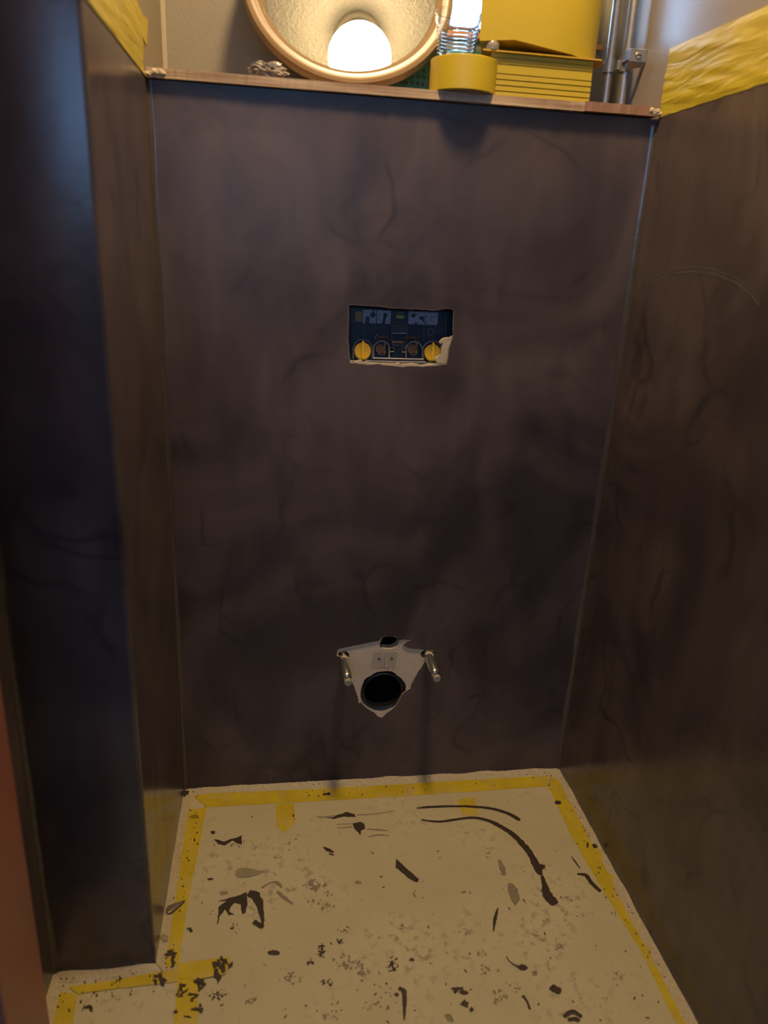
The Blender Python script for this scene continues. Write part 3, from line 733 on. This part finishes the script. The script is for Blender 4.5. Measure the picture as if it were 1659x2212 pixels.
# plaster lip round the opening
bm = bmesh.new(); tube(bm, [p + Vector((0, .001, 0)) for p in flush3], .0011, 6, closed=True)
o = link_mesh('opening_lip', bm, simple('grey_brown_plaster_lip', (.20, .155, .13), .6, bump=.5, scale=150), None, True, (.43, 0, .94)); tag(o, 'rough grey-brown plaster lip round the cistern access opening', 'plaster edge')

# ------------------------------------------------------------------ toilet outlet and bolts
dp = empty('drain_pipe', (pc.x, .03, pc.z), 'black round toilet drain pipe set low in the back wall', 'pipe')
bm = bmesh.new(); RP = .0445
lathe(bm, [(RP - .004, .004), (RP - .0015, .002), (RP + .001, .004), (RP + .001, .16), (RP - .004, .16)], (pc.x, 0, pc.z), (0, 1, 0), 64, closed=True)
link_mesh('socket', bm, BLACK, dp, True)
bm = bmesh.new(); lathe(bm, [(RP + .0012, .0125), (RP + .0050, .0140), (RP + .0050, .020), (RP + .0012, .020)], (pc.x, 0, pc.z), (0, 1, 0), 64, closed=True)
link_mesh('seal_ring', bm, GREYP, dp, True)
bm = bmesh.new(); cyl(bm, (pc.x, .15, pc.z), (pc.x, .155, pc.z), RP - .005, n=48); link_mesh('pipe_end', bm, BLACK, dp)
bm = bmesh.new(); tube(bm, [p + Vector((0, .0012, 0)) for p in brk3], .0009, 6, closed=True)
o = link_mesh('opening_lip', bm, PLASTER, None, True, (.43, 0, .24)); tag(o, 'ragged cream plaster edge round the triangular gap at the drain', 'plaster edge')
# printed grid and slots on the exposed board
bm = bmesh.new()
for k in range(11):
    yy = 335 + k * 19
    prism(bm, [Y(*E4(x, y), .0025) for x, y in stroke(590 - k * 4, yy, 712, yy - 1, .9)], (0, .0002, 0))
    prism(bm, [Y(*E4(x, y), .0025) for x, y in stroke(750, yy, 880 - k * 3, yy, .9)], (0, .0002, 0))
prism(bm, [Y(*E4(x, y), .0024) for x, y in stroke(733, 325, 724, 500, 3.5)], (0, .0002, 0))
for cx, cy in ((660, 407), (810, 405)):
    for dx in (-9, 3): prism(bm, [Y(*E4(x, y), .0024) for x, y in stroke(cx + dx, cy - 15, cx + dx, cy + 17, 5)], (0, .0002, 0))
    prism(bm, [Y(*E4(x, y), .0024) for x, y in stroke(cx - 20, cy, cx + 20, cy, 4)], (0, .0002, 0))
for dx in (-30, -10, 10, 30): prism(bm, [Y(*E4(x, y), .0024) for x, y in stroke(735 + dx, 505, 735 + dx, 525, 4)], (0, .0002, 0))
o = link_mesh('board_print', bm, simple('printed_brown_lines', (.16, .11, .08), .6), None, False, (.43, .0025, .31)); tag(o, 'printed grid lines and slots on the cream board between the two bolts', 'marking')
# dark smear in the corner of the gap
def bolt(px0, py0, label, tipw, bend):
    b0 = Y(px0, py0, 0.0)
    r = empty('wall_bolt', (b0.x, 0.0, b0.z), label, 'bolt', 'toilet mounting bolts')
    x, z = b0.x, b0.z
    bm = bmesh.new(); prof = []
    for k in range(40): prof += [(.0052, .016 - k * .0016), (.0060, .0152 - k * .0016)]
    lathe(bm, [(0, .02)] + prof + [(.005, -.048), (0, -.048)], (x, 0, z), (0, 1, 0), 20); link_mesh('threaded_rod', bm, CHROME, r, True)
    L0 = -.018
    bm = bmesh.new(); lathe(bm, [(0, L0), (.0086, L0), (.0096, L0 - .003), (.0098, -.080), (.0070, -.084), (.0048, -.0855), (0, -.0855)], (x, 0, z), (0, 1, 0), 32); link_mesh('sleeve', bm, CHROME, r, True)
    bm = bmesh.new(); lathe(bm, [(0, -.085), (.0045, -.0855), (.0040, -.092), (.0050, -.097), (0, -.097)], (x, 0, z), (0, 1, 0), 24); link_mesh('neck', bm, CHROME, r, True)
    bm = bmesh.new(); lathe(bm, [(0, -.0965), (.0065, -.097), (.0080, -.099), (.0080, -.102), (.0062, -.1045), (0, -.1045)], (x, 0, z), (0, 1, 0), 32)
    o = link_mesh('end_cap', bm, WHITEPL, r, True); o['label'] = 'pale grey end cap'
    bm = bmesh.new(); c = (x, 0, z); lump(bm, (x + .001, -.016, z + .002), .0085, px0, 1, 1.1, .9); link_mesh('plaster_blob', bm, PLASTER, r, True)
bolt(742, 1417, 'metal bolt sticking out of the wall upper left of the drain pipe', 0, 0)
bolt(923, 1410, 'metal bolt sticking out of the wall upper right of the drain pipe', 0, 0)

# ------------------------------------------------------------------ protective board, tape and stains on the floor
pb = empty('floor_protection_board', (.40, -.35, 0), 'cream protective board on the floor spattered with brown paste', 'protective board')
bm = bmesh.new()
bp = [(.016, -.016), (Wd - .016, -.016), (Wd - .016, -1.1), (XL + .02, -1.1), (XL + .02, YF - .018), (.020, YF - .018)]
prism(bm, [Vector((x, y, .0002)) for x, y in bp], (0, 0, .0018)); link_mesh('sheet', bm, BOARD, pb)
ZB = .0021; ZT = .0026
def tape_floor(px, label, z=ZB, amp=.0007, th=.0005, mat=TAPEF, name='floor_tape'):
    pts = [F(*q) for q in px]; pts = flat(jag(pts, amp, .010), 2, z)
    c = sum(pts, Vector()) / len(pts)
    bm = bmesh.new(); prism(bm, pts, (0, 0, th)); o = link_mesh(name, bm, mat, None, False, (c.x, c.y, z)); tag(o, label, 'tape', 'yellow floor tape'); return o
tape_floor([(418, 1722), (445, 1716), (700, 1706), (1000, 1688), (1183, 1677), (1188, 1700), (1000, 1713), (850, 1723), (640, 1735), (445, 1746)], 'yellow tape strip on the floor along the back wall')
tape_floor([(403, 1751), (447, 1747), (430, 1830), (405, 1960), (386, 2087), (357, 2092), (362, 2040), (380, 1941), (395, 1830)], 'yellow tape strip on the floor along the left side wall', ZT)
tape_floor([(150, 2136), (240, 2122), (335, 2103), (386, 2096), (386, 2122), (374, 2126), (260, 2138), (169, 2150)], 'yellow tape strip on the floor in front of the black pier', .0032)
tape_floor([(130, 2146), (169, 2150), (163, 2180), (150, 2260), (108, 2260), (120, 2190)], 'short yellow tape strip at the far left corner of the floor', ZT)
tape_floor([(386, 2087), (429, 2120), (427, 2212), (426, 2290), (370, 2290), (376, 2212)], 'yellow tape strip running towards the viewer from the inner floor corner', .0038)
tape_floor([(384, 2086), (440, 2078), (498, 2072), (494, 2092), (488, 2108), (429, 2120), (386, 2118)], 'stubby yellow tape piece crossing at the inner floor corner', .0044)
oi = [(795, 145), (900, 380), (1050, 640), (1250, 960), (1350, 1160), (1440, 1356), (1520, 1540)]
oo = [(1660, 1540), (1562, 1356), (1500, 1250), (1400, 1050), (1290, 860), (1160, 640), (1050, 450), (950, 262), (850, 118), (800, 90)]
tape_floor([B(*q) for q in oi + oo], 'yellow tape strip on the floor along the right wall')
o2 = [(940, 300), (1000, 470), (1080, 600), (1160, 690), (1290, 960), (1390, 1100), (1480, 1240), (1562, 1356), (1500, 1250), (1400, 1050), (1290, 860), (1160, 640), (1050, 450), (950, 262), (850, 118), (820, 120), (880, 200)]
tape_floor([B(*q) for q in o2], 'folded overlapping layer of tape along the right wall edge', ZT)
tape_floor([A(*q) for q in [(700, 236), (795, 230), (801, 335), (770, 358), (740, 380), (702, 345)]], 'small yellow tape piece with a pointed end near the back left', ZB, .0003)
tape_floor([B(*q) for q in [(330, 214), (370, 203), (412, 205), (437, 288), (395, 292), (350, 288)]], 'small pale yellow tape piece crossed by the brown arc', ZB, .0003)

ZS = .0049
def ribbon_pts(pts, ws):
    P_ = [F(*q) for q in pts]; lft = []; rgt = []
    n_ = len(P_)
    fine = []; fw = []
    for i in range(n_ - 1):
        p0, p1, p2, p3 = P_[max(i - 1, 0)], P_[i], P_[i + 1], P_[min(i + 2, n_ - 1)]
        for k in range(8):
            t = k / 8
            q = .5 * ((2 * p1) + (-p0 + p2) * t + (2 * p0 - 5 * p1 + 4 * p2 - p3) * t * t + (-p0 + 3 * p1 - 3 * p2 + p3) * t ** 3)
            fine.append(q); fw.append(ws[i] + (ws[i + 1] - ws[i]) * t)
    fine.append(P_[-1]); fw.append(ws[-1] * .5)
    for i, q in enumerate(fine):
        t = (fine[min(i + 1, len(fine) - 1)] - fine[max(i - 1, 0)]).normalized(); nrm = Vector((-t.y, t.x, 0))
        a = fw[i] * (1 + .35 * noise.noise(q * 160)); b = fw[i] * (1 + .35 * noise.noise(q * 160 + Vector((40, 0, 0))))
        lft.append(q + nrm * a); rgt.append(q - nrm * b)
    return lft, rgt
MPX = 1 / 2.37 / 880      # metres per crop pixel, about
def ribbon(fn, pts, ws, bm, z0=ZB, th=.0006):
    l, r = ribbon_pts([fn(*q) for q in pts], [w_ * MPX for w_ in ws])
    va = [(bm.verts.new((a.x, a.y, z0)), bm.verts.new((a.x, a.y, z0 + th * .6)), bm.verts.new(((a.x + b.x) / 2, (a.y + b.y) / 2, z0 + th)), bm.verts.new((b.x, b.y, z0 + th * .6)), bm.verts.new((b.x, b.y, z0))) for a, b in zip(l, r)]
    for p, q in zip(va, va[1:]):
        for k in range(4): bm.faces.new((p[k], p[k + 1], q[k + 1], q[k]))
def blob(fn, pts, bm, z0=ZB, th=.0005, amp=.0010):
    P_ = flat(jag([F(*fn(*q)) for q in pts], amp, .0022), 2, z0); prism(bm, P_, (0, 0, th))
def disc(fn, cx, cy, rx, ry, bm, seed, z0=ZB, th=.0005, jit=.5, ang=0.0):
    n_ = 18; pts = []
    for i in range(n_):
        t = 2 * math.pi * i / n_; k = 1 + jit * noise.noise(Vector((math.cos(t) * 1.7, math.sin(t) * 1.7, seed * 3.1)))
        a, b = rx * k * math.cos(t), ry * k * math.sin(t)
        q = fn(cx + a * math.cos(ang) - b * math.sin(ang), cy + a * math.sin(ang) + b * math.cos(ang))
        p = F(*q); pts.append(Vector((p.x, p.y, z0)))
    prism(bm, pts, (0, 0, th))
def smear(build, mat=SMEAR, lab=None):
    bm = bmesh.new(); build(bm); o = link_mesh('paste_smear', bm, mat, pb)
    if lab: o['label'] = lab
smear(lambda bm: ribbon(B, [(118, 256), (180, 250), (300, 246), (430, 250), (520, 262), (590, 285), (648, 318)], [3, 7, 6, 7, 8, 9, 10], bm, ZB + .0006), lab='short curved brown streak')
smear(lambda bm: ribbon(B, [(140, 315), (230, 325), (330, 312), (400, 305), (470, 315), (540, 345), (610, 390), (660, 440), (700, 490), (730, 550), (755, 600)], [3, 6, 6, 7, 8, 11, 12, 14, 14, 18, 8], bm, ZB + .0006), lab='long curved brown streak')
smear(lambda bm: ribbon(B, [(760, 600), (775, 660), (795, 710), (832, 748)], [5, 14, 22, 20], bm))
smear(lambda bm: disc(B, 760, 555, 14, 14, bm, 3))
smear(lambda bm: (ribbon(B, [(910, 502), (930, 530), (955, 565)], [2, 4, 2], bm), ribbon(B, [(940, 592), (985, 600), (1015, 640), (1060, 683)], [4, 10, 9, 9], bm)))
smear(lambda bm: blob(B, [(585, 640), (605, 640), (635, 670), (645, 720), (625, 755), (605, 735), (585, 680)], bm), SMEARF)
smear(lambda bm: ribbon(B, [(540, 520), (555, 560), (565, 600)], [5, 13, 8], bm), SMEARF)
smear(lambda bm: ribbon(B, [(535, 765), (520, 820), (511, 888)], [2, 7, 2], bm))
smear(lambda bm: blob(B, [(12, 512), (50, 548), (95, 590), (130, 618), (125, 634), (105, 632), (50, 592), (12, 562)], bm))
smear(lambda bm: disc(B, 842, 228, 17, 9, bm, 4, ZT + .0006, jit=.3))
smear(lambda bm: (disc(B, 1030, 452, 14, 12, bm, 5, .0033), disc(B, 992, 446, 6, 12, bm, 6, .0033), disc(B, 930, 248, 6, 6, bm, 7, .0033), disc(B, 958, 266, 7, 10, bm, 8, .0033)))
smear(lambda bm: (ribbon(B, [(578, 1015), (595, 1042), (645, 1075)], [2, 3, 4], bm), disc(B, 662, 1072, 26, 16, bm, 9, jit=.4)))
smear(lambda bm: disc(B, 722, 1100, 14, 14, bm, 10), SMEARF)
smear(lambda bm: disc(B, 830, 1185, 30, 20, bm, 11, ang=.5))
smear(lambda bm: (ribbon(B, [(25, 1178), (52, 1195), (56, 1260), (54, 1345)], [6, 9, 7, 2], bm), disc(B, 15, 1210, 14, 9, bm, 13)))
smear(lambda bm: (disc(B, 320, 1180, 22, 8, bm, 14), disc(B, 358, 1200, 24, 12, bm, 15), disc(B, 365, 1255, 24, 20, bm, 16, jit=.9), disc(B, 400, 1287, 11, 12, bm, 17)))
smear(lambda bm: ribbon(B, [(265, 1312), (285, 1330), (305, 1350)], [5, 12, 4], bm), SMEARF)
smear(lambda bm: (ribbon(B, [(870, 1325), (915, 1300), (965, 1325)], [5, 9, 7], bm), ribbon(B, [(890, 1340), (930, 1335), (950, 1350)], [5, 9, 7], bm)))
smear(lambda bm: ribbon(B, [(660, 1215), (685, 1250), (698, 1288)], [6, 4, 4], bm))
smear(lambda bm: (blob(A, [(385, 412), (440, 428), (470, 412), (500, 408), (528, 395), (527, 442), (505, 436), (480, 420), (440, 446), (402, 438)], bm), disc(A, 378, 380, 11, 9, bm, 20)))
smear(lambda bm: blob(A, [(985, 302), (1020, 290), (1060, 275), (1105, 285), (1110, 300), (1050, 298), (1000, 310), (960, 305)], bm))
smear(lambda bm: blob(A, [(1095, 335), (1130, 325), (1158, 335), (1155, 360), (1137, 370), (1134, 395), (1122, 378), (1100, 358)], bm), lab='brown spot with a drip')
smear(lambda bm: (ribbon(A, [(915, 298), (960, 300), (1000, 292)], [2, 4, 2], bm), ribbon(A, [(1115, 290), (1200, 285), (1315, 268)], [3, 3, 2], bm), ribbon(A, [(1012, 338), (1095, 335)], [2, 2], bm), ribbon(A, [(1015, 357), (1095, 350)], [2, 3], bm),
      ribbon(A, [(1165, 362), (1220, 366), (1275, 370)], [3, 5, 2], bm), ribbon(A, [(1175, 402), (1230, 392), (1282, 397)], [3, 4, 2], bm)), SMEARF)
smear(lambda bm: (ribbon(A, [(945, 455), (970, 470), (998, 482)], [3, 9, 4], bm), ribbon(A, [(975, 488), (1000, 497)], [4, 3], bm)))
smear(lambda bm: (disc(A, 1195, 484, 10, 5, bm, 21, ang=.5), disc(A, 1122, 635, 16, 7, bm, 22)), SMEARF)
smear(lambda bm: ribbon(A, [(560, 690), (595, 705), (618, 750), (636, 850)], [14, 20, 14, 4], bm), lab='curved claw-shaped brown smear')
smear(lambda bm: blob(A, [(405, 732), (440, 722), (480, 712), (520, 700), (552, 685), (556, 740), (548, 790), (528, 800), (520, 748), (490, 740), (470, 760), (462, 785), (490, 800), (462, 806), (440, 775), (420, 800), (402, 850), (398, 845), (408, 800), (405, 765), (450, 728)], bm))
smear(lambda bm: ribbon(A, [(585, 838), (610, 850), (638, 866)], [9, 12, 8], bm))
smear(lambda bm: ribbon(A, [(628, 665), (650, 650), (685, 634), (712, 640), (733, 663)], [5, 4, 4, 8, 4], bm), SMEARF)
smear(lambda bm: ribbon(A, [(708, 680), (745, 715), (790, 745)], [6, 9, 3], bm), SMEARF)
smear(lambda bm: disc(A, 690, 995, 28, 13, bm, 23))
smear(lambda bm: (ribbon(A, [(258, 868), (272, 890)], [5, 5], bm), disc(A, 366, 618, 14, 6, bm, 24)))
smear(lambda bm: ribbon(A, [(1330, 1170), (1300, 1285)], [3, 4], bm), SMEARF) if False else None
DENS = 1.0
def splat(bm, fn, cx, cy, rx, ry, n_, s0, s1, seed, z0):
    r = random.Random(seed)
    for i in range(int(n_ * DENS)):
        a = r.uniform(0, 6.283); q = r.random() ** .7
        s = r.uniform(s0, s1)
        disc(fn, cx + rx * q * math.cos(a), cy + ry * q * math.sin(a), s * r.uniform(.6, 1.8), s * r.uniform(.4, 1), bm, seed + i * .7, z0 + i * 1e-6, .0003, .9, r.uniform(0, 3.1))
bm = bmesh.new()
for i, a in enumerate([(1295, 1060, 32, 45, 26, 3, 9), (960, 1148, 32, 20, 14, 3, 8), (930, 995, 24, 50, 18, 3, 9), (1030, 940, 16, 24, 8, 4, 9), (1055, 880, 40, 20, 18, 2, 4), (880, 1040, 16, 14, 6, 4, 9),
      (790, 300, 8, 20, 4, 3, 5), (500, 870, 30, 30, 14, 1, 4), (400, 1210, 60, 30, 26, 2, 7), (1240, 1190, 60, 60, 14, 2, 5), (1400, 1035, 14, 8, 4, 4, 8), (1640, 1190, 30, 14, 10, 4, 8), (470, 440, 90, 20, 14, 1, 4)]):
    splat(bm, A, *a, 40 + i, ZB + .0003)
o = link_mesh('paste_spatter', bm, SMEAR, pb); o['kind'] = 'stuff'
DENS = .6
bm = bmesh.new()
for i, a in enumerate([(910, 652, 44, 34, 40, 3, 9), (965, 765, 34, 24, 18, 3, 9), (900, 735, 50, 20, 12, 3, 8), (1060, 1040, 70, 40, 36, 3, 10), (1140, 1090, 36, 30, 22, 3, 9), (780, 1130, 60, 34, 24, 3, 9), (970, 690, 24, 20, 10, 2, 6), (1410, 700, 14, 18, 8, 4, 9),
      (560, 1245, 40, 18, 14, 4, 9), (1200, 1260, 60, 40, 20, 3, 7), (770, 435, 20, 14, 7, 2, 5), (990, 1290, 80, 50, 20, 3, 8), (1285, 1280, 20, 10, 6, 4, 8)]):
    splat(bm, A, *a, 80 + i, ZB + .0002)
for i, a in enumerate([(370, 685, 30, 10, 10, 3, 7), (365, 890, 40, 20, 18, 2, 6), (455, 1000, 26, 16, 12, 3, 7), (480, 1085, 60, 30, 18, 3, 9), (940, 800, 90, 16, 36, 1, 4), (850, 970, 24, 20, 10, 3, 8), (545, 1220, 40, 60, 34, 3, 8), (635, 1170, 16, 30, 10, 3, 8), (1150, 1110, 50, 30, 14, 2, 7), (490, 490, 14, 10, 6, 3, 6), (730, 905, 16, 12, 5, 3, 7), (270, 950, 16, 10, 5, 3, 8)]):
    splat(bm, B, *a, 120 + i, ZB + .0002)
o = link_mesh('faint_spatter', bm, SMEARF, pb); o['kind'] = 'stuff'
bm = bmesh.new(); r = random.Random(11)
for i in range(230):
    x = r.uniform(320, 1420); y = 1720 + (r.random() ** .8) * 490
    p = F(x, y)
    if not (.05 < p.x < Wd - .06) and not (p.y < YF - .03 and p.x > XL + .04): continue
    s = r.choice([1, 1, 1.4, 2, 3]) * .55
    n_ = 6; a0_ = r.uniform(0, 3); e = r.uniform(1, 2.4)
    pts = [Vector((p.x + s * .001 * e * math.cos(t) * math.cos(a0_) - s * .0008 * math.sin(t) * math.sin(a0_), p.y + s * .001 * e * math.cos(t) * math.sin(a0_) + s * .0008 * math.sin(t) * math.cos(a0_), .0023)) for t in [6.283 * k / n_ for k in range(n_)]]
    prism(bm, pts, (0, 0, .0004))
for i in range(150):
    e = r.random(); side = r.choice('blrf')
    if side == 'b': q = (r.uniform(.02, Wd - .02), -r.uniform(.006, .05))
    elif side == 'l': q = (r.uniform(.006, .05), r.uniform(YF, -.02))
    elif side == 'r': q = (Wd - r.uniform(.006, .05), r.uniform(-.62, -.02))
    else: q = (r.uniform(XL + .01, .03), YF - r.uniform(.006, .06))
    s = r.uniform(.0006, .0016); t0_ = r.uniform(0, 6)
    prism(bm, [Vector((q[0] + s * math.cos(t0_ + t), q[1] + s * r.uniform(.5, 1.3) * math.sin(t0_ + t), .0046)) for t in [6.283 * k / 6 for k in range(6)]], (0, 0, .0014))
o = link_mesh('paste_specks', bm, SMEAR, pb); o['kind'] = 'stuff'
# paste clods on the tape near the inner corner
def clod(name, fn, items, label, z0):
    bm = bmesh.new()
    for i, (cx, cy, rx, ry) in enumerate(items): disc(fn, cx, cy, rx, ry, bm, i + cx * .01, z0 + i * 2e-5, .0008, 1.0, i)
    p = F(*fn(items[0][0], items[0][1])); o = link_mesh(name, bm, SMEAR, None, False, (p.x, p.y, z0)); tag(o, label, 'dried paste', 'dried paste clods on the tape')
clod('dried_paste', A, [(110, 1130, 14, 30), (85, 1150, 22, 8), (128, 1142, 18, 12), (95, 1120, 22, 8), (120, 1160, 12, 8)], 'dried brown paste clod on the tape in front of the black pier', .0038)
clod('dried_paste', A, [(405, 1060, 22, 26), (435, 1045, 26, 12), (430, 1080, 20, 14), (400, 1110, 14, 20), (470, 1065, 10, 12), (412, 1130, 22, 10)], 'dried brown paste clod at the end of the stubby crossing tape', .0050)
clod('dried_paste', A, [(310, 1145, 22, 10), (305, 1165, 20, 9), (325, 1155, 10, 18), (292, 1150, 12, 6), (318, 1185, 5, 20)], 'dried brown paste clod right beside the vertical tape strip', .0050)
clod('dried_paste', A, [(215, 1185, 9, 22), (230, 1205, 7, 26), (200, 1210, 18, 6), (212, 1225, 14, 5), (228, 1170, 9, 12)], 'looped brown paste mark on the left half of the vertical tape strip', .0045)
clod('dried_paste', A, [(270, 1215, 24, 5), (285, 1230, 6, 20), (272, 1245, 8, 6)], 'forked brown paste mark on the right half of the vertical tape strip', .0045)
clod('dried_paste', A, [(300, 1290, 24, 9), (315, 1270, 7, 7), (318, 1300, 10, 8), (275, 1292, 10, 6), (190, 1305, 10, 8), (250, 1330, 5, 16)], 'scattered brown paste bits low on the vertical tape strip', .0045)
clod('dried_paste', A, [(168, 1000, 26, 14), (150, 1008, 12, 16), (176, 1018, 14, 9), (175, 1048, 9, 16)], 'dark brown paste lump on the left tape near the inner corner', .0034)
clod('dried_paste', A, [(243, 183, 14, 12), (236, 196, 7, 10)], 'dark paste lump in the back left floor corner', .0060)
clod('dried_paste', A, [(962, 185, 18, 8)], 'dark teardrop of paste on the tape along the back wall', .0030)
clod('dried_paste', Cc, [(630, 1785, 20, 12), (655, 1802, 18, 14), (600, 1790, 22, 4)], 'brown paste blot on the board at the far left bottom', .0024)
for it, lb in [((1395, 590, 4, 14), 'thin dark paste fleck on the tape along the left side wall'), ((530, 1575, 6, 18), 'slanted dark fleck by the left end of the tape before the black pier'), ((860, 1590, 6, 18), 'slanted dark fleck midway along the tape before the black pier'), ((498, 1815, 6, 14), 'dark fleck on the short tape strip at the far left')]: clod('paste_fleck', Cc, [it], lb, .0042)

# wet drops
def drop(name, fn, pts, label, mat, h, z0, group='wet drops on the floor'):
    P_ = flat([F(*fn(*q)) for q in pts], 2, z0); c = sum(P_, Vector()) / len(P_)
    bm = bmesh.new(); K = 6; rings = []
    ND = 32
    # resample outline
    res = []
    n_ = len(P_)
    for i in range(n_):
        p0, p1, p2, p3 = P_[i - 1], P_[i], P_[(i + 1) % n_], P_[(i + 2) % n_]
        for k in range(5):
            t = k / 5; res.append(.5 * ((2 * p1) + (-p0 + p2) * t + (2 * p0 - 5 * p1 + 4 * p2 - p3) * t * t + (-p0 + 3 * p1 - 3 * p2 + p3) * t ** 3))
    for k in range(K):
        f = math.cos(math.pi / 2 * k / K); hh_ = h * math.sin(math.pi / 2 * k / K)
        rings.append([bm.verts.new(c.lerp(p, f) + Vector((0, 0, hh_))) for p in res])
    topv = bm.verts.new(c + Vector((0, 0, h))); m_ = len(res)
    for a, b in zip(rings, rings[1:]):
        for i in range(m_): bm.faces.new((a[i], a[(i + 1) % m_], b[(i + 1) % m_], b[i]))
    for i in range(m_): bm.faces.new((rings[-1][i], rings[-1][(i + 1) % m_], topv))
    bm.faces.new(rings[0][::-1])
    o = link_mesh(name, bm, mat, None, True, (c.x, c.y, z0)); tag(o, label, 'drop', group)
drop('water_drop', A, [(492, 590), (500, 570), (530, 560), (570, 562), (605, 572), (645, 580), (605, 598), (560, 612), (520, 613), (498, 605)], 'large clear teardrop of water on the board near the left side', WATER, .0032, ZB)
drop('water_drop', A, [(412, 695), (420, 682), (440, 678), (455, 684), (452, 694), (430, 702)], 'small clear water drop above the claw-shaped smear', WATER, .0015, ZB)
drop('water_drop', A, [(108, 935), (116, 918), (135, 915), (150, 928), (146, 945), (125, 950)], 'round clear water drop on the left edge tape', WATER, .0030, .0075)
drop('water_drop', A, [(258, 306), (270, 292), (290, 288), (308, 300), (300, 308), (275, 309)], 'flat clear water drop on the tape near the back left corner', WATER, .0012, .0033)
drop('paste_drop', Cc, [(1186, 1120), (1200, 1080), (1240, 1058), (1290, 1042), (1330, 1028), (1305, 1060), (1270, 1090), (1235, 1118), (1205, 1132)], 'glossy grey-brown drop across the left tape edge', simple('glossy_grey_brown_drop', (.16, .12, .09), .08, coat=.5), .0032, .0068)
